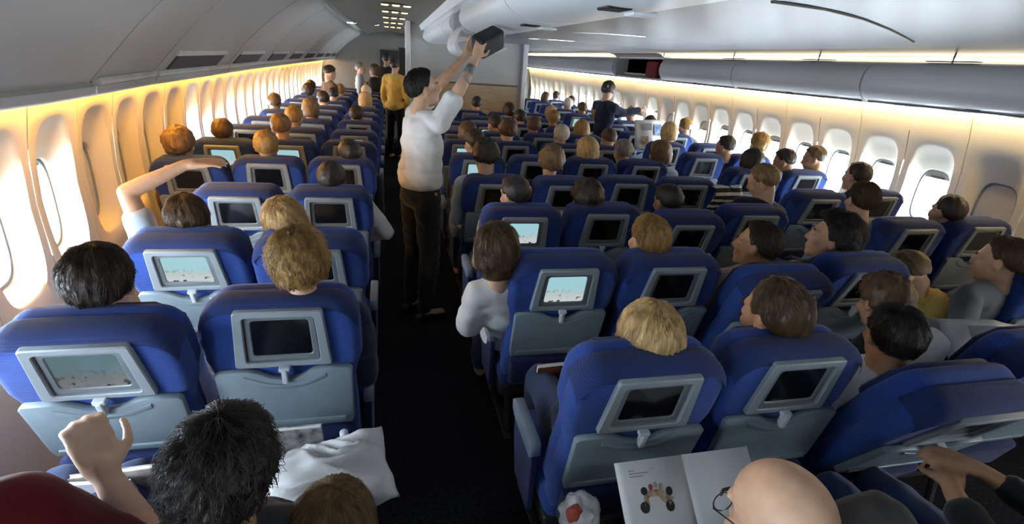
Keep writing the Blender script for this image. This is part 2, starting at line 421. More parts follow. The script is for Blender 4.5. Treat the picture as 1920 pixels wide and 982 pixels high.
# small hangers on the top light slot
for y in (3.35, 4.7, 6.1, 7.9):
    h = mk('slot_bracket', *join(tube([(4.21, y, 2.10), (4.215, y, 2.172)], .007, 6), box(4.19, 4.235, y-.2, y+.2, 2.108, 2.116)), M_BEZEL)
    tag(h, 'dark bracket in the light slot above the right bins, about %s' % {3.35: 'nearest the camera', 4.7: 'second from the camera', 6.1: 'third from the camera', 7.9: 'farthest from the camera'}[y], 'bracket', 'light slot brackets')
# centre bins: a round white trough along the near aisle
fC = smooth_prof([(.90, 2.40), (.70, 2.34), (.615, 2.25), (.62, 2.16), (.72, 2.10), (.88, 2.085), (1.08, 2.105)], 5)
profM = fC+[(1.08, 2.42)]
sM = [YB, -.9, 1.05, 3.0, 4.95, 5.75, 6.55, 8.4, 10.28]
for i, (a, b) in enumerate(zip(sM, sM[1:])):
    if abs(a-4.95) < .01:
        ob = empty('overhead_bin', (.9, a, 2.1)); tag(ob, 'open centre overhead bin with its bucket tipped down over the aisle', 'overhead bin', 'centre overhead bins')
        ln = b-a
        mk('bin_roof', *box(-.2, .18, .006, ln-.006, .28, .30), M_BINR, ob)
        mk('bin_back', *box(.14, .16, .006, ln-.006, 0, .30), M_GREYD, ob)
        for yy in (.01, ln-.04): mk('bin_end', *slab(rrect(-.26, .17, -.02, .3, .06), yy, yy+.03, .006), M_BINR, ob)
        bk = [(x-.9, z-2.1) for x, z in fC]
        bk2 = bk+[(p[0]*.93+.01, p[1]+.02) for p in bk[::-1]]
        d = mk('bin_bucket', *sweep(bk2, .05, ln-.05), M_WHITE, ob); d.location = (-.0, 0, -.17); d.rotation_euler = (0, rad(-14), 0)
        continue
    bo = bin_mod('overhead_bin', profM, a, b, lambda y: 0, M_WHITE, 'white rounded centre overhead bin, %s bin from the camera' % ordn[max(0, i-2)] if i > 1 else 'white rounded centre overhead bin behind the camera%s' % (' at the rear wall' if i == 0 else ''), 'centre overhead bins', 1)
# latches under the trough: dark cup with a pale tab
for k, y in enumerate((2.02, 3.30, 4.86)):
    lt = empty('bin_latch', (.86, y, 2.087)); tag(lt, 'dark latch cup with white tab under the centre bins, %s from the camera' % ordn[k], 'latch', 'centre bin latches')
    mk('latch_cup', *box(-.07, .03, -.06, .06, -.008, .012, .006), M_BLACK, lt)
    mk('latch_tab', *box(.04, .14, -.045, .045, -.02, -.008, .004), M_WHITE, lt)
# ceiling lamps in the vault
k = 0
for y in (5.6, 6.3, 7.4, 8.6, 10.0, 11.6, 13.4):
    lp = empty('ceiling_lamp', (.10, y, 2.445)); tag(lp, 'cluster of warm ceiling lamps over the near aisle, %s cluster from the camera' % ordn[k], 'lamp', 'aisle ceiling lamps'); k += 1
    mk('lamp_plate', *box(-.19, .19, -.10, .10, -.004, .012, .004), M_CEILD, lp)
    for xx in (-.14, 0, .14):
        mk('lamp_lens', *slab(rrect(xx-.045, xx+.045, -.014, .006, .009), -.045 if xx == 0 else -.03, .045 if xx == 0 else .03, .004, 2), M_LAMP, lp)

# ------------------------------------------------------------------ bulkhead in front of the centre block
bk = mk('wall_bulkhead', *box(.34, 2.56, 10.3, 10.38, 0, 2.44), M_BULK); tag(bk, kind='structure')
mk('bulkhead_kick', *box(.52, 2.44, 10.285, 10.3, .2, 1.42), M_WOOD, bk)
mk('bulkhead_rail', *box(.50, 2.46, 10.275, 10.3, 1.42, 1.45), M_BEZEL, bk)
for xx in (.30, 2.52): mk('bulkhead_post', *slab(rrect(xx, xx+.09, 0, 2.44, .02), 10.22, 10.38, .01), M_WHITE, bk)
mk('bulkhead_closet', *box(.34, 2.56, 10.38, 12.2, 0, 2.44), M_BULK, bk)
mk('closet_edge', *box(.18, .30, 10.45, 10.9, 0, 1.98), M_BLACK, bk)

# ------------------------------------------------------------------ seats
LB = .685
def back_outline(w=.249, wl=.226):
    r = []
    half = [(0, wl-.01), (.03, wl), (.20, wl), (.34, wl-.006), (.40, wl+.004), (.46, w), (.53, w), (.585, w-.002)]
    # rounded shoulders
    cz, rr = .585, .090
    for i in range(1, 8):
        a = i/7*PI/2; half.append((cz+(LB-cz)*math.sin(a), w-.002-rr*(1-math.cos(a))))
    half.append((LB+.002, .06))
    return [(x, z) for z, x in half]+[(-x, z) for z, x in half[::-1]]
def seat_meshes():
    D = {}
    ol = back_outline()
    v, f = slab(ol, -.055, .045, .035, 4); me = mesh('backrest', v, f, M_BLUE); D['backrest'] = me
    # front cushion of the back with head wings
    ol2 = inset(ol, .012); v, f = slab(ol2, .02, .125, .04, 3); D['back_cushion'] = mesh('back_cushion', v, f, M_BLUE)
    hw = [(-.22, .46), (.22, .46), (.215, .60), (.14, .655), (-.14, .655), (-.215, .60)]
    v, f = slab(hw, .09, .145, .025, 3); D['headrest'] = mesh('headrest', v, f, M_NAVY)
    # darker blue strip over the top edge
    top = [p for p in ol if p[1] > .59]
    loops = []
    for y in (-.058, -.045, -.02, .02, .048):
        k = {-.058: -.030, -.045: -.006, -.02: .003, .02: .003, .048: -.006}[y]
        loops.append([(x*(1+k*.6), y, z+k) for x, z in top])
    v, f = loft(loops, False, False, False); D['top_band'] = mesh('top_band', v, f, M_BAND)
    # monitor surround: trapezoid ring
    def trap(wt, wb, z0, z1): return rr4([(-wb, z0), (wb, z0), (wt, z1), (-wt, z1)])
    def rr4(q, r=.010):
        out = []
        for i in range(4):
            p = Vector(q[i]); a = (Vector(q[i-1])-p).normalized(); b = (Vector(q[(i+1) % 4])-p).normalized()
            for t in (0, .5, 1): out.append(tuple(p+(a*(1-t)+b*t)*r*(1 if t != .5 else .6)))
        return out
    def ring(o_, i_, ya, yb, yc):
        L = [[(p[0], y, p[1]) for p in q] for q, y in ((o_, ya), (o_, yb+.004), (inset(o_, .004), yb), (inset(i_, -.003), yb), (i_, yb+.003), (i_, yc))]
        return loft(L, True, False, False)
    o1 = trap(.134, .152, .444, .668); i1 = trap(.107, .116, .466, .645)
    D['monitor_frame'] = mesh('monitor_frame', *ring(o1, i1, -.05, -.072, -.050), M_FRAME)
    o2 = trap(.107, .116, .466, .645); i2 = trap(.087, .092, .488, .628)
    D['monitor_bezel'] = mesh('monitor_bezel', *ring(o2, i2, -.05, -.062, -.052), M_INNER)
    q = trap(.089, .094, .486, .630); D['screen'] = mesh('screen', [(p[0], -.0575, p[1]) for p in q]+[(p[0], -.053, p[1]) for p in q], [tuple(range(12)), tuple(range(23, 11, -1))]+[(i, (i+1) % 12, 12+(i+1) % 12, 12+i) for i in range(12)], M_OFF)
    # folded table with a finger dip round the latch
    ot = [(-.205, .175), (.205, .175), (.213, .20), (.217, .425), (.205, .437), (.12, .439), (.085, .429), (.05, .407), (.02, .399), (-.02, .399), (-.05, .407), (-.085, .429), (-.12, .439), (-.205, .437), (-.217, .425), (-.213, .20)]
    v, f = slab(ot, -.082, -.056, .006, 2); D['tray_table'] = mesh('tray_table', v, f, M_TRAY)
    lip = [(-.19, .195), (.19, .195), (.185, .215), (-.185, .215)]
    v, f = slab(lip, -.089, -.080, .004, 2); D['tray_lip'] = mesh('tray_lip', v, f, M_TRAY)
    sw = [(-.13, .42), (-.06, .387), (0, .377), (.06, .387), (.13, .42), (.13, .40), (.06, .367), (0, .358), (-.06, .367), (-.13, .40)]
    v, f = slab(sw, -.086, -.080, .003, 2); D['tray_ridge'] = mesh('tray_ridge', v, f, M_TRAY)
    v, f = join(box(-.009, .009, -.098, -.07, .39, .447, .004), box(-.018, .018, -.092, -.07, .437, .453, .004)); D['tray_latch'] = mesh('tray_latch', v, f, M_LATCH)
    # literature pocket
    pk = [(-.20, .0), (.20, .0), (.205, .15), (.17, .165), (-.17, .165), (-.205, .15)]
    v, f = slab(pk, -.105, -.05, .022, 3); D['literature_pocket'] = mesh('literature_pocket', v, f, M_NAVY)
    v, f = slab(rrect(-.225, .225, .33, .45, .045), .15, .66, .04, 3); D['seat_cushion'] = mesh('seat_cushion', v, f, M_BLUE)
    v, f = join(box(-.22, .22, .17, .60, .27, .33, .01)); D['seat_pan'] = mesh('seat_pan', v, f, M_LEG)
    v, f = join(tube([(0, .20, .02), (0, .24, .28)], .018, 8), tube([(0, .60, .02), (0, .52, .28)], .018, 8), box(-.02, .02, .14, .66, 0, .025, .005)); D['leg'] = mesh('leg', v, f, M_LEG)
    # armrest: padded bar, end cap, drop panel
    side = [(.235, .56), (.25, .545), (.48, .545), (.52, .565), (.525, .60), (.50, .620), (.25, .620), (.235, .605)]
    v, f = slab([(a, b) for a, b in side], -.021, .021, .008, 2); v = [(y, x, z) for x, y, z in v]; D['armrest'] = mesh('armrest', v, f, M_ARM)
    dp = [(.24, .30), (.44, .30), (.50, .46), (.505, .55), (.24, .55), (.24, .44)]
    v, f = slab(dp, -.012, .012, .006, 2); v = [(y, x, z) for x, y, z in v]; D['armrest_panel'] = mesh('armrest_panel', v, f, M_NAVY)
    for k in ('backrest', 'back_cushion', 'top_band', 'seat_cushion', 'headrest', 'literature_pocket', 'armrest', 'tray_table', 'tray_ridge', 'leg', 'monitor_frame', 'monitor_bezel'):
        for p in D[k].polygons: p.use_smooth = True
        D[k].set_sharp_from_angle(angle=rad(42))
    for k in ('screen',):
        pass
    return D
SD = seat_meshes()
HB = Vector((0, .18, .43)); TH0 = math.atan2(.18, .70)
def seat(x, y, label, group, recl=0, scr=None, detail=2, left_arm=True, right_arm=False, aisle_l=False, aisle_r=False, yaw=0):
    s = empty('airline_seat', (x, y, 0), yaw); tag(s, label, 'seat', group)
    b = link('backrest', SD['backrest'], s, HB, (TH0+rad(recl), 0, 0))
    for n in ('back_cushion', 'top_band', 'monitor_frame', 'monitor_bezel', 'tray_table'): link(n, SD[n], b)
    if detail > 0:
        for n in ('headrest', 'tray_lip', 'tray_ridge', 'tray_latch', 'literature_pocket'): link(n, SD[n], b)
    so = link('screen', SD['screen'], b)
    if scr is not None:
        so.material_slots[0].link = 'OBJECT'; so.material_slots[0].material = scr; so['label'] = 'lit screen showing a pale blue shore scene'
    link('seat_cushion', SD['seat_cushion'], s)
    if True:
        link('seat_pan', SD['seat_pan'], s)
        for xx in (-.16, .16): link('leg', SD['leg'], s, (xx, 0, 0))
    for flag, xx, ai in ((left_arm, -.255, aisle_l), (right_arm, .255, aisle_r)):
        if flag:
            a = link('armrest', SD['armrest'], s, (xx, 0, 0))
            link('armrest_panel', SD['armrest_panel'], a)
    return s
def LY(k): return 1.53+.81*k
def CY(k): return 1.134+.81*k
def RY(k): return 1.64+.81*k
LX = [-1.37, -.865, -.357]; CX = [.743, 1.266, 1.80, 2.323]; RX = [3.28, 3.88]
colname = {('L', 0): 'third column left of the aisle', ('L', 1): 'second column left of the aisle', ('L', 2): 'column left of the aisle',
           ('C', 0): 'first centre column', ('C', 1): 'second centre column', ('C', 2): 'third centre column', ('C', 3): 'fourth centre column',
           ('R', 0): 'right aisle column', ('R', 1): 'right window column'}
LITS = {('L', 1, 0): M_LITDIM, ('L', 1, 1): M_LIT[0], ('L', 0, 4): M_LIT[1], ('L', 1, 4): M_LIT[2], ('C', 0, 1): M_LIT[0], ('C', 0, 2): M_LIT[1],
        ('L', 2, 5): M_LIT[1], ('L', 1, 6): M_LIT[2], ('C', 0, 4): M_LIT[2], ('C', 0, 7): M_LIT[0], ('C', 1, 7): M_LIT[1], ('C', 0, 5): M_LIT[1], ('C', 2, 8): M_LIT[1], ('R', 0, 9): M_LIT[0]}
RECL = {('L', 1, 0): 3, ('L', 2, 0): -7, ('L', 2, 1): 6, ('L', 1, 1): 5, ('L', 2, 2): 3, ('L', 1, 2): 3, ('L', 2, 3): -3, ('L', 2, 4): -3, ('C', 2, 1): 14, ('C', 2, 0): 18, ('C', 2, 2): 8, ('C', 3, 1): 6, ('C', 3, 0): 6, ('C', 0, 0): 0, ('C', 1, 0): -2, ('R', 1, 1): -3, ('R', 0, 2): 2}
SEATS = {}
def put_seat(B, c, k):
    X = {'L': LX, 'C': CX, 'R': RX}[B][c]; Y = {'L': LY, 'C': CY, 'R': RY}[B](k)
    nth = ordn[k+1] if k < 0 else ordn[k]
    row = 'row %s' % nth
    lit = LITS.get((B, c, k))
    lab = 'blue seat with %s screen, %s from the camera, %s' % ('lit' if lit else 'dark', nth, colname[(B, c)])
    if k < 0: lab = 'blue airline seat below the edge of the view, %s' % colname[(B, c)]
    last = {'L': 2, 'C': 3, 'R': 1}[B]
    yaw = 0
    if k < 0: Y -= .12; RECL[(B, c, k)] = 16
    SEATS[(B, c, k)] = seat(X, Y, lab, {'L': 'left block seats', 'C': 'centre block seats', 'R': 'right block seats'}[B], RECL.get((B, c, k), random.uniform(-2, 3)), lit,
                            2 if k < 7 else 0, True, c == last, yaw=yaw)
for k in range(-1, 14):
    for c in (0, 1, 2):
        if c == 0 and k < 3: continue
        put_seat('L', c, k)
for k in range(-1, 10):
    for c in range(4):
        if k == -1 and c > 1: continue
        put_seat('C', c, k)
for k in range(0, 14):
    for c in range(2): put_seat('R', c, k)

# ------------------------------------------------------------------ people
def skin(n, c): return mat('skin_'+n, c, .5, var=.06, vscale=20, spec=.4)
SK = {'light': skin('light', (.56, .34, .22)), 'tan': skin('tan', (.42, .23, .13)), 'pale': skin('pale', (.62, .42, .31)), 'brown': skin('brown', (.26, .13, .07))}
def hairm(n, c, c2): return mat('hair_'+n, c, .5, var=.1, vscale=55, bump=.5, bscale=170, stretch=(1, 1, .16), col2=c2, spec=.5)
HM = {'black': hairm('black', (.008, .006, .005), (.03, .022, .018)), 'dark': hairm('dark', (.014, .008, .005), (.05, .028, .016)), 'brown': hairm('brown', (.05, .026, .012), (.13, .07, .03)),
      'light': hairm('light_brown', (.11, .062, .025), (.26, .15, .06)), 'blond': hairm('blond', (.34, .20, .07), (.72, .50, .22)), 'gold': hairm('golden', (.20, .11, .03), (.46, .27, .085)),
      'grey': hairm('grey', (.20, .18, .15), (.42, .38, .32)), 'white': hairm('white', (.55, .50, .42), (.85, .80, .70))}
def cloth(n, c): return mat('cloth_'+n, c, .9, var=.08, vscale=7, bump=.5, bscale=18, sheen=.2, spec=.2)
CL = {'white': cloth('white', (.72, .72, .72)), 'navy': cloth('navy', (.012, .016, .045)), 'black': cloth('black', (.010, .010, .012)), 'grey': cloth('grey', (.16, .17, .18)), 'red': cloth('red', (.10, .004, .007)),
      'beige': cloth('beige', (.32, .27, .20)), 'paleblue': cloth('pale_blue', (.42, .52, .62)), 'yellow': cloth('yellow', (.62, .42, .10)), 'denim': cloth('denim', (.03, .05, .12)), 'greyblue': cloth('grey_blue', (.25, .30, .36)),
      'tee': cloth('tee', (.62, .62, .61)), 'brown': cloth('brown', (.09, .05, .03)), 'charcoal': cloth('charcoal', (.035, .034, .036))}
M_EYE = mat('eye_white', (.40, .37, .34), .2); M_IRIS = mat('eye_iris', (.02, .012, .008), .15); M_LIP = None
M_SHOE = mat('shoe_leather', (.012, .011, .010), .4)
V = Vector
import numpy as np
def ico_template(sub):
    bm = bmesh.new(); bmesh.ops.create_icosphere(bm, subdivisions=sub, radius=1)
    v = np.array([x.co[:] for x in bm.verts]); bm.verts.index_update(); f = np.array([[q.index for q in t.verts] for t in bm.faces]); bm.free(); return v, f
ICO = {k: ico_template(k) for k in (2, 3)}
def cone_template(n):
    v = [(math.cos(2*PI*i/n), math.sin(2*PI*i/n), z) for z in (0, 1) for i in range(n)]+[(0, 0, 0), (0, 0, 1)]
    f = []
    for i in range(n):
        k = (i+1) % n; f += [(i, k, n+k), (i, n+k, n+i), (2*n, k, i), (2*n+1, n+i, n+k)]
    return np.array(v), np.array(f)
CONE = cone_template(12)
class Body:
    def __init__(s): s.v = []; s.f = []; s.n = 0
    def add(s, v, f): s.v.append(v); s.f.append(f+s.n); s.n += len(v)
    def ell(s, c, r, rot=None, sub=2):
        v, f = ICO[sub]; v = v*np.array(tuple(r))
        if rot: v = v @ np.array(rot).T
        s.add(v+np.array(tuple(c)), f)
    def cap(s, p0, r0, p1, r1, seg=12):
        p0 = V(p0); p1 = V(p1); d = p1-p0; L = d.length
        s.ell(p0, (r0,)*3); s.ell(p1, (r1,)*3)
        if L > 1e-4:
            q = np.array(V((0, 0, 1)).rotation_difference(d.normalized()).to_matrix())
            v, f = CONE; v = v.copy(); r = np.where(v[:, 2] < .5, r0, r1); v[:, 0] *= r; v[:, 1] *= r; v[:, 2] *= L
            s.add(v @ q.T+np.array(tuple(p0)), f)
    def chain(s, pts):
        for (a, ra), (b, rb) in zip(pts, pts[1:]): s.cap(a, ra, b, rb)
    def bake(s, name, voxel, smooth=4, org=(0, 0, 0)):
        me = bpy.data.meshes.new('tmp'); me.from_pydata(np.concatenate(s.v).tolist(), [], np.concatenate(s.f).tolist())
        me.transform(Matrix.Translation(-V(org)))
        o = bpy.data.objects.new('tmp', me); COL.objects.link(o)
        m = o.modifiers.new('r', 'REMESH'); m.mode = 'VOXEL'; m.voxel_size = voxel; m.use_smooth_shade = True
        m2 = o.modifiers.new('s', 'SMOOTH'); m2.factor = .5; m2.iterations = smooth
        out = bpy.data.meshes.new(name); QUEUE.append((o, out)); return out
QUEUE = []
def flush():
    dg = bpy.context.evaluated_depsgraph_get()
    for o, out in QUEUE:
        tmp = bpy.data.meshes.new_from_object(o.evaluated_get(dg))
        bm = bmesh.new(); bm.from_mesh(tmp)
        for f in bm.faces: f.smooth = True; f.material_index = 0
        if out.name.startswith(('top', 'trousers')):   # creases in the cloth
            bm.normal_update()
            for v in bm.verts:
                c = v.co; n_ = noise.noise(V((c.x*7, c.y*7, c.z*11+c.x*5)))
                v.co = c+v.normal*(.007*(1-abs(n_)*2.4)+.004*noise.noise(c*19))
        bm.to_mesh(out); bm.free(); bpy.data.meshes.remove(tmp)
    for o, out in QUEUE:
        me = o.data; bpy.data.objects.remove(o); bpy.data.meshes.remove(me)
    QUEUE.clear()
def head_prims(B, H, R, scale=1.0):
    """face, skull and ears, +y looks ahead"""
    def T(p): return V(H)+R @ (V(p)*scale)
    def e(c, r, sub=3): B.ell(T(c), [x*scale for x in r], R, sub)
    e((0, -.012, .03), (.074, .094, .086)); e((0, .022, -.03), (.060, .070, .088)); e((0, .028, -.072), (.052, .055, .042)); e((0, .066, -.100), (.026, .022, .020))
    e((0, .074, .028), (.046, .018, .016)); B.cap(T((0, .088, .014)), .008*scale, T((0, .106, -.026)), .013*scale); e((-.011, .097, -.030), (.010,)*3); e((.011, .097, -.030), (.010,)*3)
    e((0, .086, -.060), (.023, .012, .007)); e((0, .085, -.072), (.020, .012, .008))
    for s in (-1, 1):
        e((s*.040, .062, -.028), (.022, .024, .022)); e((s*.076, -.008, -.012), (.009, .020, .031)); e((s*.079, -.016, .008), (.008, .014, .014))
def hand_prims(B, wr, d, pn, curl=.5, s=1, grip=0):
    """wr wrist, d pointing direction, pn palm normal; five fingers with knuckle bends"""
    d = V(d).normalized(); pn = V(pn); pn = (pn-d*pn.dot(d)).normalized(); a = d.cross(pn).normalized()*s
    wr = V(wr)
    B.cap(wr, .025, wr+d*.035, .027)
    for k in (-1.0, -.35, .35, 1.0): B.cap(wr+d*.025+a*k*.018, .015, wr+d*.085+a*k*.028, .012)
    for k, L in ((1.0, .072), (.35, .082), (-.35, .078), (-1.0, .060)):
        p = wr+d*.088+a*k*.029; dirv = (d+a*k*.10).normalized(); r = .0095
        for j, f in enumerate((.45, .32, .23)):
            ang = curl*(.5+.5*j)
            ax = dirv.cross(pn)
            dv = (dirv*math.cos(ang)+pn*math.sin(ang)).normalized()
            q = p+dv*L*f; B.cap(p, r, q, r*.92); p = q; r *= .92; dirv = dv
    p = wr+d*.03+a*.026; t1 = (a*.85+d*.6+pn*.35).normalized(); q = p+t1*.035; B.cap(p, .014, q, .011)
    t2 = (d*.9+a*.3+pn*.45).normalized(); B.cap(q, .011, q+t2*.028, .009); B.cap(q+t2*.028, .009, q+t2*.028+(d+pn*.5).normalized()*.022, .008)

def hair_mesh(style, seed, near=False, scale=1.0):
    na, ne = (120, 56) if near else (48, 24)
    Cc = V((0, -.012, .03)); rx, ry, rz = .077, .098, .089
    HLS = {'short': ([0, 35, 60, 78, 90, 105, 130, 180], [42, 40, 26, -8, -2, -28, -42, -48]),
           'receding': ([0, 30, 55, 78, 90, 105, 130, 180], [66, 60, 34, -4, 0, -26, -40, -46]),
           'bob': ([0, 35, 55, 70, 180], [40, 36, 10, -89, -89]),
           'long': ([0, 35, 55, 70, 180], [40, 36, 10, -89, -89]),
           'up': ([0, 35, 60, 90, 110, 180], [40, 36, 20, -12, -30, -46]),
           'curly': ([0, 35, 60, 78, 90, 105, 130, 180], [36, 34, 20, -15, -12, -38, -50, -56]),
           'fringe': ([0, 40, 60, 78, 90, 105, 130, 180], [95, 95, 80, -4, 0, -28, -40, -46])}
    xs, ys = HLS[style]
    th = {'short': .010, 'receding': .008, 'bob': .020, 'long': .018, 'up': .014, 'curly': .024, 'fringe': .008}[style]
    drop = {'bob': .13, 'long': .24}.get(style, 0)
    a1, a2 = {'curly': (.012, .010), 'bob': (.006, .0035), 'long': (.006, .0035)}.get(style, (.006, .004))
    rng = random.Random(seed); off = V((rng.uniform(0, 50), rng.uniform(0, 50), rng.uniform(0, 50)))
    def pt(az, el, lift=0):
        """az 0 = face, degrees; el -90..90"""
        al = abs((az+180) % 360-180); hl = interp(al, xs, ys)
        A = rad(az); E = rad(el); dirv = V((math.sin(A)*math.cos(E), math.cos(A)*math.cos(E), math.sin(E)))
        n1 = noise.noise(V((dirv.x*4, dirv.y*4, dirv.z*4))+off)
        fr = 26 if style != 'curly' else 13
        n2 = noise.noise(V((math.sin(A)*fr, math.cos(A)*fr, el/90*(2.2 if style != 'curly' else 14)))+off)
        t = th+a1*n1+a2*n2+lift
        if style == 'fringe' and el > 42: t = -.012
        f = max(0, min(1, (el-hl)/9+.5)); t = t*f+(1-f)*(-.016)
        if drop and el < -4 and al > 62:
            q = (-4-el)/86.; base = rad(-4)
            taper = 1.0+.06*math.sin(q*3)-.22*q*q
            if q > .93: taper *= .55
            x = (rx+t)*math.sin(A)*math.cos(base)*taper; y = (ry+t)*math.cos(A)*math.cos(base)*taper
            return Cc+V((x, y, math.sin(base)*rz-drop*min(q, .95)))
        return Cc+V((dirv.x*(rx+t), dirv.y*(ry+t), dirv.z*(rz+t)))
    vs = [pt(0, 90)]; fs = []
    for i in range(1, ne):
        el = 90-178*i/ne
        for j in range(na): vs.append(pt(360*j/na, el))
    vs.append(pt(180, -89.5)); last = len(vs)-1
    for j in range(na):
        fs.append((0, 1+j, 1+(j+1) % na)); b = 1+(ne-2)*na
        fs.append((last, b+(j+1) % na, b+j))
    for i in range(ne-2):
        for j in range(na):
            a = 1+i*na+j; c = 1+i*na+(j+1) % na; fs.append((a, a+na, c+na, c))
    if style == 'up':   # knot at the back
        k0 = len(vs); c = V((0, -.118, .055))
        for i in range(9):
            for j in range(14):
                e = rad(-90+180*i/8); a = 2*PI*j/14; rr = .036+.004*noise.noise(V((a*3, e*3, seed)))
                vs.append(c+V((math.cos(e)*math.cos(a), math.cos(e)*math.sin(a)*.9, math.sin(e)*.9))*rr)
        for i in range(8):
            for j in range(14): fs.append((k0+i*14+j, k0+i*14+(j+1) % 14, k0+(i+1)*14+(j+1) % 14, k0+(i+1)*14+j))
    if near:            # loose strands lying over the mass
        ns = {'fringe': 900}.get(style, 2000)
        for s in range(ns):
            az = rng.uniform(0, 360); al = abs((az+180) % 360-180); hl = interp(al, xs, ys); hi = 42 if style == 'fringe' else 90
            el = hl+4+(hi-hl-4)*rng.random()**.8 if not drop else rng.uniform(max(hl, -60), 88)
            if style == 'fringe' and el > hi: continue
            ln = rng.uniform(14, 34); cur = rng.uniform(-10, 10); r0 = rng.uniform(.0007, .0013); nseg = 4
            amp = rng.uniform(.001, .006) if style not in ('curly',) else rng.uniform(.003, .014)
            path = []
            for q in range(nseg+1):
                u = q/nseg
                wob = cur*u+(rng.uniform(-9, 9)*u if style == 'curly' else 0)
                path.append(pt(az+wob, max(el-ln*u, -88), amp*math.sin(u*2.4)+.0008))
            k0 = len(vs)
            for q, p in enumerate(path):
                n = (p-Cc).normalized(); tt = (path[min(q+1, nseg)]-path[max(q-1, 0)]).normalized(); sd = n.cross(tt)
                if sd.length < 1e-5: sd = V((1, 0, 0))
                sd.normalize(); r = r0*(1-.75*q/nseg)
                vs += [p+sd*r, p-sd*r, p+n*r*1.2]
            for q in range(nseg):
                for c in range(3): fs.append((k0+q*3+c, k0+q*3+(c+1) % 3, k0+q*3+3+(c+1) % 3, k0+q*3+3+c))
    if scale != 1: vs = [v*scale for v in vs]
    me = bpy.data.meshes.new('hair'); me.from_pydata([tuple(v) for v in vs], [], fs)
    for p in me.polygons: p.use_smooth = True
    return me
def eye_mesh():
    bm = bmesh.new(); bmesh.ops.create_icosphere(bm, subdivisions=3, radius=.0125)
    for f in bm.faces:
        if f.calc_center_median().normalized().y > .83: f.material_index = 1
        f.smooth = True
    me = bpy.data.meshes.new('eye'); bm.to_mesh(me); bm.free(); me.materials.append(M_EYE); me.materials.append(M_IRIS); return me
EYE = eye_mesh()
BROW = mesh('eyebrow', *tube([(-.018, 0, -.004), (-.006, .005, .001), (.008, .004, .001), (.018, -.004, -.003)], .0035, 6), HM['dark'], True)
def setmat(o, m):
    if not o.data.materials: o.data.materials.append(m)
    o.material_slots[0].link = 'OBJECT'; o.material_slots[0].material = m
def rotm(yaw=0, pitch=0, roll=0):
    """yaw >0 turns to the person's left (+y towards -x); pitch >0 nods down; roll >0 tips to the right (+x)"""
    return (Matrix.Rotation(rad(yaw), 3, 'Z') @ Matrix.Rotation(rad(-pitch), 3, 'X') @ Matrix.Rotation(rad(roll), 3, 'Y'))
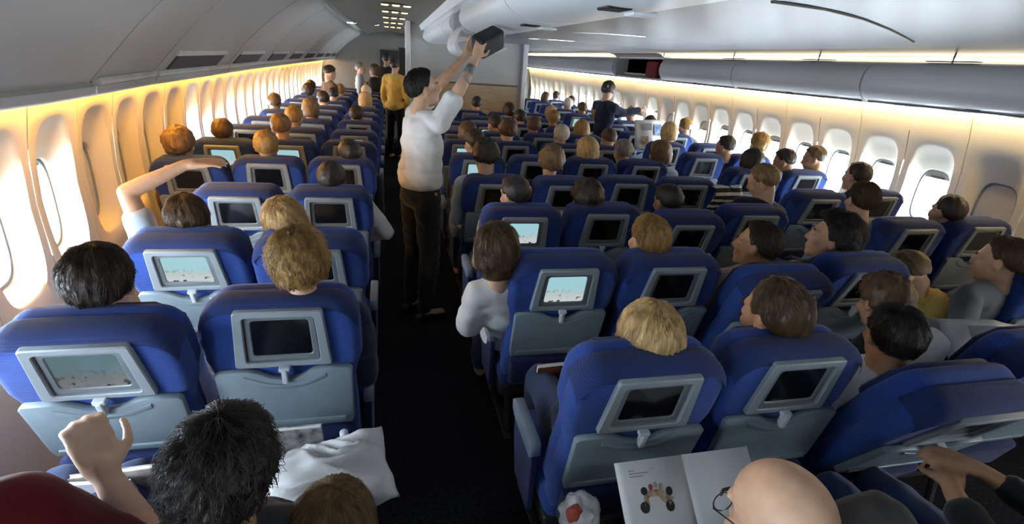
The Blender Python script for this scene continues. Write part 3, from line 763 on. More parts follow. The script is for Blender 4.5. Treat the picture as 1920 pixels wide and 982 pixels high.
def figure(J, voxel=.010, sleeve=1.0, hands=True, female=False, bulk=1.0, head_scale=1.0, hand_curl=.6):
    """skin, top and trousers as three baked surfaces from the joint positions J (world metres)"""
    H = V(J['head']); R = J.get('hrot', Matrix.Identity(3))
    pel, nk = V(J['pelvis']), V(J['neck']); ch = V(J.get('chest', pel.lerp(nk, .62)))
    sL, sR = V(J['shL']), V(J['shR'])
    zax = (nk-pel).normalized(); xax = (sR-sL).normalized(); yax = zax.cross(xax).normalized(); xax = yax.cross(zax)
    TR = Matrix((xax, yax, zax)).transposed()
    b = bulk; sw = .9 if female else 1.0
    S = Body(); T = Body(); P = Body()
    def torso(B, g):
        B.ell(pel, (.160*b+g*2, .112*b+g*2, .11+g), TR, 3); B.ell(pel.lerp(ch, .5), (.140*b*sw+g, .104*b+g, .15+g), TR, 3)
        B.ell(ch, (.158*b*sw+g, .108*b+g, .15+g), TR, 3); B.ell(ch.lerp(nk, .55), (.150*b*sw+g, .085*b+g, .085+g), TR, 3)
        for s in (sL, sR): B.cap(ch.lerp(nk, .8), .062+g, s, .054*b+g)
    torso(S, 0)
    if J.get('loose'):      # a straight hanging shirt that ends at the hip
        T.ell(pel+zax*.185, (.166*b, .122*b, .105), TR, 3); T.ell(pel+zax*.09, (.172*b, .128*b, .09), TR, 3); T.ell(pel+zax*.13, (.172*b, .128*b, .10), TR, 3); T.ell(pel.lerp(ch, .62), (.162*b, .118*b, .15), TR, 3)
        T.ell(ch, (.168*b, .118*b, .16), TR, 3); T.ell(ch.lerp(nk, .55), (.160*b, .095*b, .095), TR, 3)
        for s_ in (sL, sR): T.cap(ch.lerp(nk, .8), .070, s_, .064*b)
    else: torso(T, .010)
    head_prims(S, H, R, head_scale)
    S.cap(H+R @ (V((0, -.022, -.06))*head_scale), .050*b*head_scale, nk, .056*b*head_scale); S.cap(nk, .058*b, ch.lerp(nk, .7), .075)
    for sd in 'LR':
        sh, el, wr = V(J['sh'+sd]), V(J['el'+sd]), V(J['wr'+sd])
        S.chain([(sh, .050*b), (sh.lerp(el, .45), .046*b), (el, .038*b), (el.lerp(wr, .3), .037*b), (wr, .025)])
        hd = V(J.get('hd'+sd, wr-el)); pn = V(J.get('pn'+sd, (0, 0, -1)))
        if hands: hand_prims(S, wr, hd, pn, J.get('curl'+sd, hand_curl), 1 if sd == 'L' else -1)
        g = .010
        if sleeve <= 1: q = sh.lerp(el, sleeve); T.chain([(sh, .054*b+g), (sh.lerp(q, .5), .050*b+g), (q, .046*b+g+.006)])
        else:
            q = el.lerp(wr, sleeve-1); T.chain([(sh, .054*b+g), (sh.lerp(el, .5), .048*b+g), (el, .042*b+g), (q, .034*b+g)])
        hp, kn, an = V(J['hp'+sd]), V(J['kn'+sd]), V(J['an'+sd])
        S.chain([(hp, .080*b), (kn, .052*b), (kn.lerp(an, .35), .052*b), (an, .034)])
        fd = V(J.get('ft'+sd, (0, 1, 0))); S.cap(an+V((0, 0, -.035)), .034, an+fd*.15+V((0, 0, -.05)), .028)
        P.chain([(hp, .090*b), (hp.lerp(kn, .5), .078*b), (kn, .066*b), (kn.lerp(an, .4), .062*b), (an+V((0, 0, .03)), .052)])
    P.ell(pel, (.164*b, .116*b, .105), TR, 3); P.ell(pel+V((0, 0, -.03)), (.160*b, .116*b, .10), TR, 3)
    org = V((pel.x, pel.y, 0))
    return (S.bake('person', voxel, 3, org), T.bake('top', voxel*1.3, 4, org), P.bake('trousers', voxel*1.5, 4, org), org, H, R)
def assemble(meshes, label, group, sk, hair, hcol, top, pants, seed, near, eyes=True, topname='shirt', loc=None, zs=1, head_scale=1.0, hmesh=None):
    S, T, P, org, H, R = meshes
    o = link('person', S, None, org if loc is None else loc); setmat(o, SK[sk]); tag(o, label, 'person', group)
    if zs != 1: o.scale = (1, 1, zs)
    a = link(topname, T, o); setmat(a, CL[top]); a = link('trousers', P, o); setmat(a, CL[pants])
    if hair:
        hm = hmesh or hair_mesh(hair, seed, near, head_scale)
        h = link('hair', hm, o); setmat(h, HM[hcol]); h.matrix_basis = Matrix.Translation(H-org) @ R.to_4x4()
    if eyes:
        for sg in (-1, 1):
            e = link('eye', EYE, o); e.matrix_basis = Matrix.Translation(H-org) @ R.to_4x4() @ Matrix.Scale(head_scale, 4) @ Matrix.Translation((sg*.030, .0645, .003)) @ Matrix.Scale(.9, 4)
            e = link('eyebrow', BROW, o); e.matrix_basis = Matrix.Translation(H-org) @ R.to_4x4() @ Matrix.Scale(head_scale, 4) @ Matrix.Translation((sg*.032, .086, .030))
    return o
def shoes(o, J):
    for sd in 'LR':
        an = V(J['an'+sd])-o.location; fd = V(J.get('ft'+sd, (0, 1, 0))).normalized(); si = V((fd.y, -fd.x, 0))
        L = []
        for t, w_, h_ in ((-.085, .018, .05), (-.075, .034, .085), (-.03, .038, .095), (.03, .040, .085), (.09, .046, .062), (.15, .044, .050), (.185, .030, .040), (.20, .012, .030)):
            c = V((an.x, an.y, 0))+fd*t
            L.append([c+si*w_*math.cos(a)+V((0, 0, max(.002, h_*.5+h_*.5*math.sin(a)))) for a in [2*PI*i/14 for i in range(14)]])
        mk('shoe', *loft(L), M_SHOE, o, True)
def seated(sx, sy, head, hrot=None, **kw):
    """joints of a passenger in the seat whose back stands at sx, sy, the head centre at head"""
    H = V(head); R = hrot if hrot is not None else Matrix.Identity(3)
    nk = H+R @ V((0, -.035, -.135)); nk = nk.lerp(V((H.x, H.y-.03, H.z-.14)), .6)
    pel = V((sx+.25*(H.x-sx), sy+.395, .545)); ch = pel.lerp(nk, .60)+V((0, -.015, 0))
    d = (nk-pel).normalized(); xa = V((1, 0, 0)); xa = (xa-d*xa.dot(d)).normalized()
    sh = nk-d*.075
    J = dict(head=H, hrot=R, neck=nk, chest=ch, pelvis=pel, shL=sh-xa*.165, shR=sh+xa*.165)
    for s, n in ((-1, 'L'), (1, 'R')):
        b = J['sh'+n]
        J['el'+n] = V((b.x+s*.03, b.y+.06, b.z-.27)); J['wr'+n] = V((pel.x+s*.10, b.y+.27, max(.60, b.z-.33))); J['hd'+n] = (-s*.3, 1, -.15)
        J['hp'+n] = pel+V((s*.09, .03, -.02)); J['kn'+n] = V((pel.x+s*.10, pel.y+.37, .52)); J['an'+n] = V((pel.x+s*.10, pel.y+.33, .095))
    J.update(kw); return J
def passenger(label, B, c, k, head, sk='light', hair='short', hcol='brown', top='navy', pants='denim', yaw=0, pitch=0, roll=0, voxel=.011, near=False, seed=0, topname='shirt', sleeve=1.9, female=False, bulk=1.0, eyes=True, sx=None, head_scale=1.0, **kw):
    X = {'L': LX, 'C': CX, 'R': RX}[B][c]; Y = {'L': LY, 'C': CY, 'R': RY}[B](k)
    J = seated(X if sx is None else sx, Y, head, rotm(yaw, pitch, roll), **kw)
    return assemble(figure(J, voxel, sleeve, True, female, bulk, head_scale), label, 'seated passengers', sk, hair, hcol, top, pants, seed, near, eyes, topname, head_scale=head_scale)

# near passengers
passenger('passenger with dark brown hair in the nearest left window seat', 'L', 1, 0, (-.885, 1.68, 1.13), 'pale', 'short', 'dark', 'white', yaw=14, pitch=8, near=True, seed=1, head_scale=1.06)
passenger('short blond haired woman in the nearest seat left of the aisle', 'L', 2, 0, (-.30, 1.68, 1.19), 'light', 'curly', 'gold', 'navy', yaw=6, near=True, head_scale=.92, seed=2, female=True, roll=-4)
passenger('woman with pulled back pale blond hair leaning left, second row', 'L', 2, 1, (-.49, 2.49, 1.075), 'light', 'bob', 'blond', 'beige', yaw=20, roll=-14, near=True, seed=3, female=True)
passenger('brown haired passenger stretching an arm up over the seat in front', 'L', 1, 1, (-.90, 2.49, 1.09), 'light', 'short', 'brown', 'paleblue', yaw=20, roll=-8, near=True, seed=4, sleeve=.5, voxel=.008,
          shL=V((-1.06, 2.46, .97)), elL=V((-1.13, 2.50, 1.22)), wrL=V((-.91, 2.58, 1.33)), hdL=(1, .15, .12), pnL=(0, .3, -1), curlL=.2)
passenger('dark haired passenger before a screen in the third row by the aisle', 'L', 2, 2, (-.36, 3.30, 1.10), 'tan', 'short', 'black', 'white', seed=5, shR=V((-.175, 3.29, .94)), elR=V((-.035, 3.32, .76)), wrR=V((-.22, 3.52, .66)))
passenger('curly brown haired passenger by the window in the fourth left row', 'L', 0, 3, (-1.46, 4.11, 1.15), 'light', 'curly', 'light', 'brown', yaw=-10, seed=6)
passenger('orange blond passenger low in the fourth left row middle seat', 'L', 1, 3, (-.89, 4.11, 1.16), 'light', 'short', 'gold', 'navy', seed=7)
passenger('long brown haired woman in a white shirt leaning into the aisle', 'C', 0, 1, (.455, 2.06, 1.085), 'light', 'bob', 'brown', 'white', yaw=-12, roll=-10, near=True, seed=8, female=True, sx=.68, sleeve=1.0, shL=V((.375, 2.05, .89)), elL=V((.35, 2.14, .68)), wrL=V((.46, 2.36, .64)))
passenger('short golden haired man in the second centre row', 'C', 1, 1, (1.19, 2.09, 1.12), 'light', 'short', 'gold', 'navy', yaw=10, near=True, seed=9)
passenger('blond woman with a straight bob in the nearest centre seat', 'C', 0, 0, (.79, 1.28, 1.07), 'light', 'bob', 'blond', 'navy', near=True, seed=10, female=True)
passenger('balding brown haired man looking left in the nearest centre row', 'C', 1, 0, (1.26, 1.30, 1.13), 'tan', 'receding', 'brown', 'navy', yaw=14, pitch=4, roll=-8, near=True, seed=11, head_scale=1.08, voxel=.008)
passenger('short haired man in a beige hood facing left, second centre row', 'C', 2, 1, (1.80, 2.09, 1.09), 'tan', 'short', 'dark', 'beige', yaw=38, pitch=-4, near=True, seed=12, voxel=.008, topname='hooded_jacket')
passenger('dark wavy haired woman facing left in the second centre row', 'C', 3, 1, (2.27, 2.11, 1.12), 'light', 'curly', 'black', 'black', yaw=46, pitch=-8, near=True, seed=13, female=True, voxel=.008, head_scale=1.05)
passenger('black haired man in a white shirt in the reclined centre seat', 'C', 2, 0, (1.755, 1.26, 1.04), 'tan', 'short', 'black', 'white', yaw=-22, near=True, seed=14, sleeve=1.0, bulk=1.08, shR=V((2.0, 1.30, .97)))
passenger('brown haired passenger beyond the black haired man, fourth centre column', 'C', 3, 0, (2.12, 1.62, .99), 'tan', 'curly', 'brown', 'black', yaw=-5, pitch=15, seed=15)
passenger('grey brown haired man in a grey sweater reaching across, right edge', 'R', 0, 0, (3.02, 1.80, 1.10), 'light', 'short', 'brown', 'grey', yaw=24, pitch=5, near=True, seed=16, voxel=.009, sx=3.15, topname='sweater',
          shL=V((2.88, 1.78, .92)), elL=V((2.72, 1.66, .78)), wrL=V((2.50, 1.75, .80)), hdL=(-1, .3, 0))
passenger('brown haired passenger bent forward in yellow at the far aisle', 'R', 0, 0, (2.70, 1.98, .96), 'light', 'short', 'light', 'yellow', yaw=30, pitch=45, seed=17, sx=2.82, female=True)
passenger('grey cropped man in a grey blue shirt leaning into far aisle', 'R', 0, 1, (2.98, 2.64, 1.19), 'light', 'short', 'brown', 'greyblue', yaw=-14, near=True, seed=18, sx=3.06, sleeve=.8)
passenger('dark haired passenger behind the nearest right window seats', 'R', 1, 1, (3.70, 2.62, 1.12), 'light', 'short', 'dark', 'navy', seed=19)
passenger('dark haired passenger at the third right row window', 'R', 1, 2, (3.73, 3.42, 1.19), 'light', 'short', 'dark', 'paleblue', yaw=10, seed=20)
passenger('fair haired man in a navy jacket on the far aisle', 'C', 3, 2, (2.52, 3.02, 1.22), 'light', 'short', 'light', 'navy', yaw=35, pitch=20, roll=-15, seed=21, topname='jacket', sx=2.40)
passenger('dark haired passenger looking down in the fourth right row', 'R', 0, 3, (3.70, 4.22, 1.16), 'tan', 'short', 'dark', 'paleblue', yaw=40, pitch=20, seed=22)
passenger('brown haired man in a white hooded top, fourth right row', 'R', 1, 3, (4.03, 4.22, 1.20), 'tan', 'short', 'brown', 'white', yaw=50, pitch=15, seed=23, topname='hooded_top')
passenger('dark haired woman in the fourth row beside the far aisle', 'R', 0, 3, (3.32, 4.20, 1.15), 'light', 'bob', 'black', 'navy', seed=24, female=True, sx=3.28)
# the man standing in the near aisle, stowing a bag
def standing(x, y, h=1.75, face=0, head_yaw=0, head_pitch=0, **kw):
    """face: compass degrees clockwise from +y"""
    f = V((math.sin(rad(face)), math.cos(rad(face)), 0)); r = V((f.y, -f.x, 0)); q = h/1.75
    p = V((x, y, 0)); R = rotm(-face-head_yaw, head_pitch, 0)
    J = dict(pelvis=p+V((0, 0, .96*q)), neck=p+V((0, 0, 1.49*q))-f*.01, head=p+V((0, 0, 1.635*q))+f*.02, hrot=R, chest=p+V((0, 0, 1.28*q))+f*.01)
    for s, n in ((-1, 'L'), (1, 'R')):
        J['sh'+n] = p+r*s*.175*q+V((0, 0, 1.425*q)); J['el'+n] = p+r*s*.23*q-f*.02+V((0, 0, 1.13*q)); J['wr'+n] = p+r*s*.22*q+f*.08+V((0, 0, .90*q)); J['hd'+n] = f*.3+V((0, 0, -1)); J['pn'+n] = -r*s
        J['hp'+n] = p+r*s*.09*q+V((0, 0, .92*q)); J['kn'+n] = p+r*s*.10*q+f*.02+V((0, 0, .50*q)); J['an'+n] = p+r*s*.10*q-f*.02+V((0, 0, .095)); J['ft'+n] = f
    J.update(kw); return J
J = standing(.20, 3.55, 1.78, 62, 12, -12, shR=V((.315, 3.42, 1.47)), shL=V((.17, 3.70, 1.48)), elR=V((.45, 3.45, 1.70)), wrR=V((.56, 3.60, 1.87)), hdR=(.3, .25, .9), pnR=(.4, .8, .2),
             elL=V((.34, 3.86, 1.68)), wrL=V((.52, 3.82, 1.88)), hdL=(.4, .0, .9), pnL=(.3, -.8, .3), curlL=.4, curlR=.4, loose=True)
man = assemble(figure(J, .0075, .62, True, bulk=1.08), 'man in a white tee shirt standing in the aisle reaching to bin', None, 'light', 'short', 'black', 'tee', 'black', 31, True, True, 'tee_shirt')
org = man.location
shoes(man, J)
tt = mk('tattooed_forearm', *tube([V(J['elR']).lerp(V(J['wrR']), t)-org for t in (.12, .3, .5, .7)], .0405, 14, .034), mat('tattoo_ink', (.16, .18, .20), .55, var=.25, vscale=40), man, True); tt['label'] = 'bluish tattooed forearm'
bg_ = mk('black_bag', *slab(rrect(-.11, .11, -.07, .07, .03), -.06, .06, .025), mat('bag_nylon', (.004, .004, .005), .7, bump=.3, bscale=40)); bg_.location = (.66, 3.72, 1.985); bg_.rotation_euler = (rad(20), rad(-24), rad(30)); tag(bg_, 'black bag being lifted into the centre overhead bin', 'bag')
# cabin attendant in the far aisle
J = standing(2.84, 6.72, 1.72, 70, -30, 5, elR=V((3.10, 6.66, 1.33)), wrR=V((3.34, 6.72, 1.38)), hdR=(1, .1, 0), elL=V((3.08, 6.86, 1.30)), wrL=V((3.30, 6.90, 1.34)), hdL=(1, 0, 0))
assemble(figure(J, .010, 1.95, True, True), 'cabin attendant in a navy uniform reaching right in the far aisle', None, 'light', 'up', 'dark', 'navy', 'navy', 32, False, True, 'uniform_jacket')
# people on their feet far up the near aisle
SP = []
for (x, y, h, fc, sk, hs, hc, tp, lab) in ((.10, 10.0, 1.78, 25, 'light', 'short', 'dark', 'yellow', 'person in a yellow top standing far up the near aisle'),
        (-.06, 12.3, 1.86, 20, 'tan', 'short', 'black', 'black', 'tall person in black standing farthest up the near aisle'),
        (-.28, 11.5, 1.62, -60, 'light', 'bob', 'brown', 'charcoal', 'person in charcoal standing at far left seats near the aisle'),
        (-.62, 12.2, 1.62, 90, 'pale', 'short', 'grey', 'paleblue', 'person in pale blue standing among the farthest left seats')):
    assemble(figure(standing(x, y, h, fc), .018, 1.9, True), lab, 'people standing far up the cabin', sk, hs, hc, tp, 'black', 40+int(y), False, False)
assemble(figure(standing(-.95, 9.2, 1.60, 60, 0, 25), .018, 1.9, True), 'person in dark brown bending among the far left seats', 'people standing far up the cabin', 'light', 'short', 'dark', 'brown', 'black', 47, False, False)

# foreground figures at the lower edge
passenger('thick black haired man in the foreground at the lower left', 'L', 2, -1, (-.315, .86, 1.085), 'tan', 'curly', 'black', 'charcoal', yaw=-18, pitch=4, near=True, seed=51, head_scale=.95, voxel=.008, sx=-.38)
passenger('person in a dark red shirt with a raised hand, lower left corner', 'L', 1, -1, (-.99, .56, 1.22), 'pale', 'short', 'dark', 'red', sleeve=.85, voxel=.0065, seed=52, bulk=1.12, sx=-.90,
          neck=V((-.93, .58, 1.08)), chest=V((-.88, .72, .90)), shR=V((-.64, .82, 1.075)), shL=V((-1.08, .62, 1.02)), elR=V((-.43, .82, .86)), wrR=V((-.555, .925, 1.045)), hdR=(-.30, .30, .85), pnR=(-.6, .75, .2), curlR=1.25)
J = standing(-.13, .88, 1.0, 10, 0, 10)
for k_ in ('shL', 'shR'): J[k_] = V((J[k_].x, J[k_].y, J[k_].z-.02))
J['head'] = V((-.135, .87, .875)); J['neck'] = V((-.135, .86, .77))
assemble(figure(J, .010, 1.9, True, head_scale=.92, bulk=.8), 'child with light brown hair at the bottom edge beside the aisle', None, 'light', 'bob', 'light', 'brown', 'denim', 53, True, False, head_scale=.92)
bald = passenger('bald man with glasses reading a magazine at the bottom edge', 'C', 0, -1, (.735, .60, 1.06), 'light', None, 'brown', 'charcoal', pitch=22, yaw=8, seed=54, head_scale=1.1, voxel=.0065, bulk=1.12, topname='jacket', shR=V((.975, .585, 1.02)), shL=V((.52, .52, .95)), knL=V((.555, 1.02, .535)), anL=V((.60, .98, .095)))
hb = Matrix.Translation(V((.735, .60, 1.06))-bald.location) @ rotm(8, 22, 0).to_4x4()
gl = join(*[tube([(s*.034+.024*math.cos(2*PI*i/16)*1.1, .112, .002+.019*math.sin(2*PI*i/16)) for i in range(17)], .0014, 6) for s in (-1, 1)],
          tube([(-.008, .112, .004), (0, .116, .007), (.008, .112, .004)], .0014, 6), *[tube([(s*.060, .112, .006), (s*.080, .09, .008), (s*.090, -.005, .006), (s*.088, -.03, -.014)], .0016, 6) for s in (-1, 1)])
g = mk('glasses', *gl, M_BLACK, bald, True); g.matrix_basis = hb
passenger('person in dark clothes with folded hands at the lower right edge', 'C', 2, -1, (1.62, .40, 1.20), 'tan', 'short', 'brown', 'black', seed=55, sleeve=1.7, voxel=.008, elR=V((1.78, .62, .80)), wrR=V((1.66, .80, .86)), hdR=(-.5, .6, .1), elL=V((1.40, .55, .80)), wrL=V((1.52, .78, .84)), hdL=(.6, .6, .1), sx=1.62, near=False)
passenger('person in charcoal beside the bald man at the bottom edge', 'C', 1, -1, (1.30, .30, 1.15), 'light', 'short', 'dark', 'charcoal', seed=56, voxel=.011, pitch=20)

# ------------------------------------------------------------------ farther passengers share a few bodies
HP = V((0, .15, 1.17))
PROTO = []
for q, (yw, pt_, rl, fem) in enumerate(((0, 0, 0, False), (14, 8, -6, False), (-16, 4, 6, True), (4, 18, 3, True), (30, 6, -8, False))):
    PROTO.append(figure(seated(0, 0, HP, rotm(yw, pt_, rl)), .015, 1.9, True, fem))
HPOOL = {h: [hair_mesh(h, 60+i*7+len(h), False) for i in range(2)] for h in ('short', 'bob', 'curly', 'receding', 'up')}
far = [('L', 4, -1.40, 4.92, 1.13, 'brown', 'short'), ('L', 4, -.93, 4.92, 1.19, 'light', 'short'), ('L', 5, -.95, 5.73, 1.18, 'gold', 'short'), ('L', 6, -.90, 6.54, 1.19, 'light', 'bob'), ('L', 8, -.94, 8.16, 1.17, 'dark', 'short'),
       ('L', 7, -1.44, 7.35, 1.17, 'brown', 'receding'), ('L', 11, -1.42, 10.59, 1.18, 'dark', 'short'), ('L', 10, -.84, 9.78, 1.19, 'gold', 'short'), ('L', 8, -.35, 8.16, 1.18, 'blond', 'bob'), ('L', 10, -.40, 9.78, 1.19, 'white', 'short'),
       ('L', 10, -1.36, 9.78, 1.16, 'dark', 'curly'), ('L', 3, -.30, 4.11, 1.12, 'black', 'short'), ('L', 6, -.38, 6.54, 1.14, 'dark', 'short'), ('L', 9, -.88, 8.97, 1.17, 'black', 'short'), ('L', 12, -.42, 11.40, 1.17, 'brown', 'short'),
       ('C', 5, 1.79, 5.33, 1.17, 'white', 'short'), ('C', 4, 1.79, 4.52, 1.15, 'blond', 'bob'), ('C', 3, 1.19, 3.71, 1.18, 'light', 'curly'), ('C', 5, 2.34, 5.33, 1.15, 'brown', 'short'), ('C', 2, .72, 2.90, 1.13, 'black', 'short'),
       ('C', 2, 1.18, 2.90, 1.11, 'dark', 'curly'), ('C', 2, 1.74, 2.90, 1.10, 'black', 'short'), ('C', 9, 1.38, 8.57, 1.19, 'black', 'short'), ('C', 3, .68, 3.71, 1.20, 'black', 'curly'), ('C', 4, .72, 4.52, 1.18, 'dark', 'short'),
       ('C', 6, 1.70, 6.14, 1.16, 'brown', 'short'), ('C', 7, 1.72, 6.95, 1.16, 'dark', 'short'), ('C', 7, 2.20, 6.95, 1.18, 'gold', 'short'), ('C', 5, 1.20, 5.33, 1.18, 'brown', 'curly'), ('C', 4, 2.52, 4.50, 1.15, 'light', 'bob'),
       ('C', 5, .78, 5.33, 1.15, 'brown', 'bob'), ('C', 4, 2.15, 4.52, 1.15, 'grey', 'short'), ('C', 8, 2.40, 7.76, 1.18, 'blond', 'short'), ('C', 6, 2.32, 6.14, 1.14, 'gold', 'bob'), ('C', 6, 1.22, 6.14, 1.16, 'dark', 'short'), ('C', 8, 1.75, 7.76, 1.17, 'dark', 'curly'),
       ('R', 6, 4.05, 6.65, 1.19, 'gold', 'short'), ('R', 6, 3.50, 6.65, 1.20, 'dark', 'short'), ('R', 5, 3.35, 5.84, 1.19, 'blond', 'bob'), ('R', 4, 3.60, 5.03, 1.17, 'black', 'short'), ('R', 4, 4.02, 5.03, 1.20, 'gold', 'curly'),
       ('R', 9, 3.40, 9.08, 1.17, 'brown', 'short'), ('R', 11, 3.74, 10.70, 1.18, 'dark', 'short'), ('R', 8, 3.98, 8.27, 1.19, 'brown', 'short'), ('R', 8, 3.36, 8.27, 1.18, 'gold', 'bob'), ('R', 13, 3.9, 12.3, 1.18, 'dark', 'short'), ('R', 10, 3.40, 9.89, 1.18, 'white', 'short'), ('R', 12, 3.4, 11.5, 1.18, 'brown', 'bob')]
hname = {'brown': 'brown', 'light': 'light brown', 'gold': 'golden', 'dark': 'dark brown', 'black': 'black', 'white': 'white', 'blond': 'blond', 'grey': 'grey'}
rng = random.Random(3)
for i, (B, k, x, y, z, hc, hs) in enumerate(far):
    Xs = {'L': LX, 'C': CX, 'R': RX}[B]; c = min(range(len(Xs)), key=lambda q: abs(Xs[q]-x))
    pr = PROTO[i % len(PROTO)]; S, T, P, org, H, R = pr
    zs = z/1.17
    hm = HPOOL[hs][i % 2]
    o = assemble(pr, 'passenger with %s hair, %s row from the camera, %s' % (hname[hc], ordn[k], colname[(B, c)]), 'seated passengers', rng.choice(['light', 'tan', 'pale', 'light']), hs, hc,
                 rng.choice(['navy', 'black', 'white', 'greyblue', 'charcoal', 'paleblue', 'beige']), rng.choice(['denim', 'black', 'charcoal']), 0, False, False,
                 loc=(x+org.x, y-HP.y+org.y, 0), zs=zs, hmesh=hm)

# ------------------------------------------------------------------ loose things
# white pillow, crumpled, on the lap of the black haired man
def pillow(name, loc, sx, sy, sz, seed, rot, m, label):
    n = 30; vs = []; fs = []
    for side in (1, -1):
        for i in range(n+1):
            for j in range(n+1):
                u = -1+2*i/n; v = -1+2*j/n
                e = max(0, (1-abs(u)**3.2)*(1-abs(v)**3.2))**.55
                q_ = v*1.9+u*1.1+.7*noise.noise(V((u*1.5, v*1.5, seed)))
                wr_ = .55*noise.noise(V((u*1.3+seed, v*1.3, side*3)))+.75*(1-abs(noise.noise(V((q_*1.6, u*.5-v*.3, seed+side)))*2.6))-.35
                z = side*e*sz*(1+wr_*.8)
                pin = 1-.07*(1-abs(u*v)); vs.append((u*sx*pin*(1+.03*noise.noise(V((v*3, seed, 1)))), v*sy*pin*(1+.05*noise.noise(V((u*3, seed, 2)))), z+.10*sz*noise.noise(V((u*4, v*4, seed)))*(1-e)))
    for s in (0, 1):
        k = s*(n+1)**2
        for i in range(n):
            for j in range(n):
                a = k+i*(n+1)+j; fs.append((a, a+1, a+n+2, a+n+1))
    me = mesh(name, vs, fs, m, True)
    bm = bmesh.new(); bm.from_mesh(me); bmesh.ops.remove_doubles(bm, verts=bm.verts, dist=.0008); bmesh.ops.recalc_face_normals(bm, faces=bm.faces); bm.to_mesh(me); bm.free()
    for p in me.polygons: p.use_smooth = True
    o = link(name, me, None, loc, rot); tag(o, label, name.replace('_', ' ')); return o
pillow('pillow', (-.185, 1.19, .735), .175, .12, .06, 3.3, (rad(16), rad(-4), rad(12)), mat('pillow_cotton', (.62, .62, .63), .9, var=.04, bump=.4, bscale=14), 'crumpled white pillow beside the aisle in the foreground')
# the open magazine
def page_curve(w, h, s):
    vs = []; fs = []; n = 10
    for i in range(n+1):
        u = i/n; x = s*w*u; z = .022*math.sin(u*PI*.85)*(1-u*.3)
        for y in (0, h): vs.append((x, y, z)); vs.append((x, y, z-.004))
    for i in range(n):
        a = 4*i; b = a+4
        fs += [(a, b, b+2, a+2), (a+1, a+3, b+3, b+1), (a, a+1, b+1, b), (a+2, b+2, b+3, a+3)]
    fs += [(0, 2, 3, 1), (4*n, 4*n+1, 4*n+3, 4*n+2)]
    return vs, fs
mg = empty('magazine', (.84, .86, .62)); mg.rotation_euler = (rad(44), rad(-3), rad(-2)); tag(mg, 'open white magazine with a picture of a small buggy', 'magazine')
M_PAPER = mat('paper', (.70, .70, .71), .6, var=.02)
for s in (-1, 1): mk('page', *page_curve(.215, .27, s), M_PAPER, mg, True)
pc = {'tan': mat('print_tan', (.42, .30, .20), .6, var=.3, vscale=60), 'black': mat('print_black', (.02, .02, .02), .6), 'grey': mat('print_grey', (.3, .3, .32), .6), 'red': mat('print_red', (.35, .06, .03), .6)}
def zpage(x): u = abs(x)/.215; return .022*math.sin(u*PI*.85)*(1-u*.3)+.0012
def blot(name, poly, m):
    mk(name, [(x, y, zpage(x)) for x, y in poly], [tuple(range(len(poly)))], m, mg)
def disc(cx, cy, r, r2=None, n=12): return [(cx+r*math.cos(2*PI*i/n), cy+(r2 or r)*math.sin(2*PI*i/n)) for i in range(n)]
bx0, by0 = -.11, .165
blot('buggy_body', [(bx0-.040, by0-.018), (bx0+.035, by0-.022), (bx0+.052, by0-.004), (bx0+.030, by0+.004), (bx0+.020, by0+.022), (bx0-.020, by0+.024), (bx0-.042, by0+.006)], pc['tan'])
for q, (a, b, r) in enumerate(((-.042, -.020, .014), (.034, -.024, .014), (-.036, .022, .010), (.040, .014, .011))): blot('buggy_wheel', disc(bx0+a, by0+b, r, r*1.1), pc['black'])
for q in range(3): blot('buggy_driver', disc(bx0-.015+.016*q, by0+.030+.004*(q % 2), .007, .009, 8), (pc['red'], pc['grey'], pc['tan'])[q])
for r_ in range(3): blot('text_line', [(bx0-.07, .245-.008*r_), (bx0+.01-.02*r_, .245-.008*r_), (bx0+.01-.02*r_, .242-.008*r_), (bx0-.07, .242-.008*r_)], pc['grey'])
# crumpled wrapper, cup of red and white plastic
def lump(name, loc, r, seed, m, label, cat, sq=(1, 1, 1), parent=None):
    bm = bmesh.new(); bmesh.ops.create_icosphere(bm, subdivisions=4, radius=1)
    for v in bm.verts:
        d = v.co.normalized(); k = 1+.22*noise.noise(d*2.1+V((seed, 0, 0)))+.14*abs(noise.noise(d*5+V((0, seed, 0))))
        v.co = V((d.x*r*k*sq[0], d.y*r*k*sq[1], d.z*r*k*sq[2]))
    me = bpy.data.meshes.new(name); bm.to_mesh(me); bm.free(); me.materials.append(m)
    for p in me.polygons: p.use_smooth = True
    o = link(name, me, parent, loc); 
    if label: tag(o, label, cat)
    return o
M_WRAP = mat('clear_wrapper', (.55, .56, .58), .18, var=.25, vscale=14, bump=.8, bscale=30, coat=.6, col2=(.85, .85, .86))
wr = lump('plastic_bag', (.525, 1.03, .655), .058, 4.2, M_WRAP, 'crumpled white plastic bag with a red patch by the nearest centre seat', 'bag', (1, .9, 1))
lump('red_print', (-.030, -.026, .030), .024, 1.1, pc['red'], None, None, (1, .7, 1.2), wr)
lump('red_print', (.034, -.030, -.022), .016, 2.1, pc['red'], None, None, (1, .7, 1), wr)
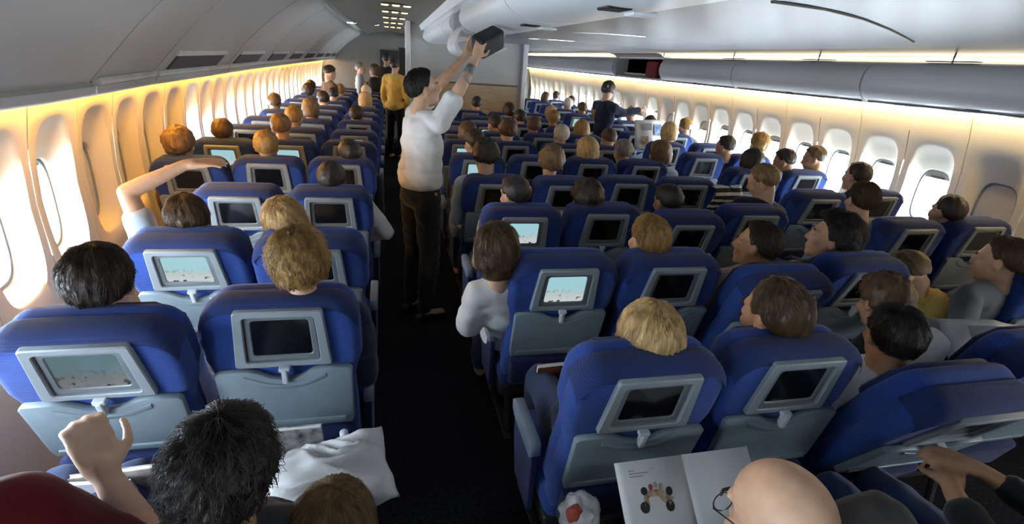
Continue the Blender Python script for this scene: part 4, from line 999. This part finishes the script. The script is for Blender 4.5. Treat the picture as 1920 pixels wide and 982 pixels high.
# magazines, a book and a bottle tucked into seat pockets
def booklet(name, loc, rot, wd, ht, th, cover, label, cat):
    o = empty(name, loc); o.rotation_euler = rot; tag(o, label, cat)
    mk('cover', *join(box(-wd/2, wd/2, -th/2-.002, -th/2, 0, ht), box(-wd/2, wd/2, th/2, th/2+.002, 0, ht)), cover, o)
    mk('pages', *box(-wd/2+.003, wd/2-.003, -th/2, th/2, .002, ht-.003), M_PAPER, o); return o
M_COV1 = mat('cover_collage', (.10, .09, .10), .35, var=.5, vscale=26, col2=(.65, .62, .58)); M_COV2 = mat('cover_brown', (.16, .05, .025), .45, var=.3, vscale=10); M_COV3 = mat('cover_orange', (.45, .18, .05), .4, var=.4, vscale=12, col2=(.7, .65, .6))
booklet('magazine', (-.33, 1.49, .52), (rad(13), 0, rad(1)), .19, .20, .012, M_COV1, 'magazine with a photo cover in the nearest aisle seat pocket', 'magazine')
booklet('magazine', (-.80, 1.45, .50), (rad(24), rad(-3), 0), .22, .19, .010, M_COV3, 'orange and white magazine in the nearest left window seat pocket', 'magazine')
booklet('magazine', (-.87, 1.435, .49), (rad(26), rad(4), 0), .20, .185, .006, M_PAPER, 'white leaflet beside the orange magazine in the left seat pocket', 'leaflet')
booklet('book', (.73, 1.90, .44), (rad(18), rad(-3), 0), .20, .20, .02, M_COV2, 'brown book in the pocket of the second centre aisle seat', 'book')
booklet('leaflet', (-.72, 2.235, .72), (rad(18), rad(5), rad(8)), .12, .12, .004, M_PAPER, 'white leaflet behind the second left row screen seat', 'leaflet')
bt = empty('water_bottle', (-.165, 1.475, .50)); bt.rotation_euler = (rad(12), 0, 0); tag(bt, 'clear blue water bottle in the nearest aisle seat pocket', 'bottle')
def lathe(prof, n=18):
    return loft([[(r*math.cos(2*PI*i/n), r*math.sin(2*PI*i/n), z) for i in range(n)] for r, z in prof])
mk('bottle_body', *lathe([(.026, 0), (.030, .004), (.030, .10), (.027, .11), (.030, .12), (.030, .135), (.022, .16), (.012, .172), (.012, .178)]), mat('bottle_plastic', (.25, .32, .42), .12, coat=.5), bt, True)
mk('bottle_cap', *lathe([(.014, .176), (.014, .194), (.012, .197)]), mat('cap_white', (.7, .72, .75), .35), bt, True)
mk('bottle_label', *lathe([(.0305, .035), (.0305, .085)]), M_PAPER, bt, True)
# newspapers
def paper_sheet(name, loc, rot, w_, h_, label, seed):
    n = 12; vs = []; fs = []
    for i in range(n+1):
        for j in range(n+1):
            u = -1+2*i/n; v = -1+2*j/n
            z = .05*abs(u)+.015*noise.noise(V((u*2+seed, v*2, 0)))
            vs += [(u*w_/2, z, v*h_/2)]
    k = len(vs); vs += [(x, y+.004, z) for x, y, z in vs]
    for i in range(n):
        for j in range(n):
            a = i*(n+1)+j; fs += [(a, a+1, a+n+2, a+n+1), (k+a, k+a+n+1, k+a+n+2, k+a+1)]
    for i in range(n):
        for a, b in ((i, i+1), (n*(n+1)+i, n*(n+1)+i+1), (i*(n+1), (i+1)*(n+1)), (i*(n+1)+n, (i+1)*(n+1)+n)): fs.append((a, b, k+b, k+a))
    o = empty(name, loc); o.rotation_euler = rot; tag(o, label, 'newspaper')
    sheet = mk('sheet', vs, fs, M_PAPER, o, True)
    for (cx, cz, ww, hh, m) in ((-.3, .5, .5, .5, pc['grey']), (.45, .3, .6, .8, mat('print_blue', (.12, .22, .42), .6, var=.4, vscale=20)), (-.45, -.4, .4, .5, pc['tan'])):
        x0, x1 = (cx-ww/2)*w_/2, (cx+ww/2)*w_/2; z0, z1 = (cz-hh/2)*h_/2, (cz+hh/2)*h_/2
        yy = .05*abs(cx)-.012-.05*ww/2
        mk('print_block', [(x0, .05*abs(2*x0/w_)-.016, z0), (x1, .05*abs(2*x1/w_)-.016, z0), (x1, .05*abs(2*x1/w_)-.016, z1), (x0, .05*abs(2*x0/w_)-.016, z1)], [(0, 1, 2, 3)], m, sheet)
    return o
paper_sheet('newspaper', (2.62, 1.40, .84), (rad(-50), 0, rad(-20)), .42, .30, 'open newspaper with blue pictures at the right edge', 1)
paper_sheet('newspaper', (3.28, 6.12, 1.14), (rad(-15), 0, rad(10)), .46, .36, 'open newspaper held up beside the cabin attendant', 2)
# yellow blanket and striped blanket
def drape(name, pts, wv, m, label, cat, axis):
    n = 14; vs = []; fs = []; ax = V(axis)
    for i, p in enumerate(pts):
        for j in range(n+1):
            t = -.5+j/n; q = V(p)+ax*t
            vs.append(q+V((0, .01, .022))*noise.noise(V((i*.6, j*.55, wv)))*1.6)
    k = len(vs); vs += [v-V((0, .006, .012)) for v in vs[:k]]
    for i in range(len(pts)-1):
        for j in range(n):
            a = i*(n+1)+j; fs += [(a, a+1, a+n+2, a+n+1), (k+a, k+a+n+1, k+a+n+2, k+a+1)]
    for j in range(n): fs.append((j, j+1, k+j+1, k+j)); b = (len(pts)-1)*(n+1)+j; fs.append((b, b+1, k+b+1, k+b))
    for i in range(len(pts)-1):
        for e in (0, n): a = i*(n+1)+e; b = a+n+1; fs.append((a, b, k+b, k+a))
    o = mk(name, vs, fs, m, None, True); tag(o, label, cat); return o
drape('blanket', [(2.62, 1.62, .70), (2.68, 1.74, .80), (2.76, 1.86, .86), (2.86, 1.98, .87), (2.95, 2.08, .82), (3.0, 2.14, .72)], 1.3, CL['yellow'], 'yellow blanket bunched beside the grey sweater man', 'blanket', (.30, -.10, 0))
def stripes():
    m = bpy.data.materials.new('striped_cloth'); m.use_nodes = True; nt = m.node_tree; b = nt.nodes['Principled BSDF']; b.inputs['Roughness'].default_value = .9
    tc = nt.nodes.new('ShaderNodeTexCoord'); wv = nt.nodes.new('ShaderNodeTexWave'); wv.bands_direction = 'Z'; wv.inputs['Scale'].default_value = 6
    nt.links.new(tc.outputs['Object'], wv.inputs[0]); cr = nt.nodes.new('ShaderNodeValToRGB'); cr.color_ramp.interpolation = 'CONSTANT'
    cr.color_ramp.elements[0].color = (.015, .015, .018, 1); cr.color_ramp.elements[1].position = .62; cr.color_ramp.elements[1].color = (.6, .6, .62, 1)
    nt.links.new(wv.outputs[0], cr.inputs[0]); nt.links.new(cr.outputs[0], b.inputs['Base Color']); return m
drape('blanket', [(2.56, 3.62, .55), (2.57, 3.56, .75), (2.58, 3.50, .90), (2.60, 3.44, 1.00), (2.62, 3.50, 1.07), (2.63, 3.58, 1.05)], 2.3, stripes(), 'black and white striped blanket hanging at the far aisle', 'blanket', (.26, .02, 0))
flush()
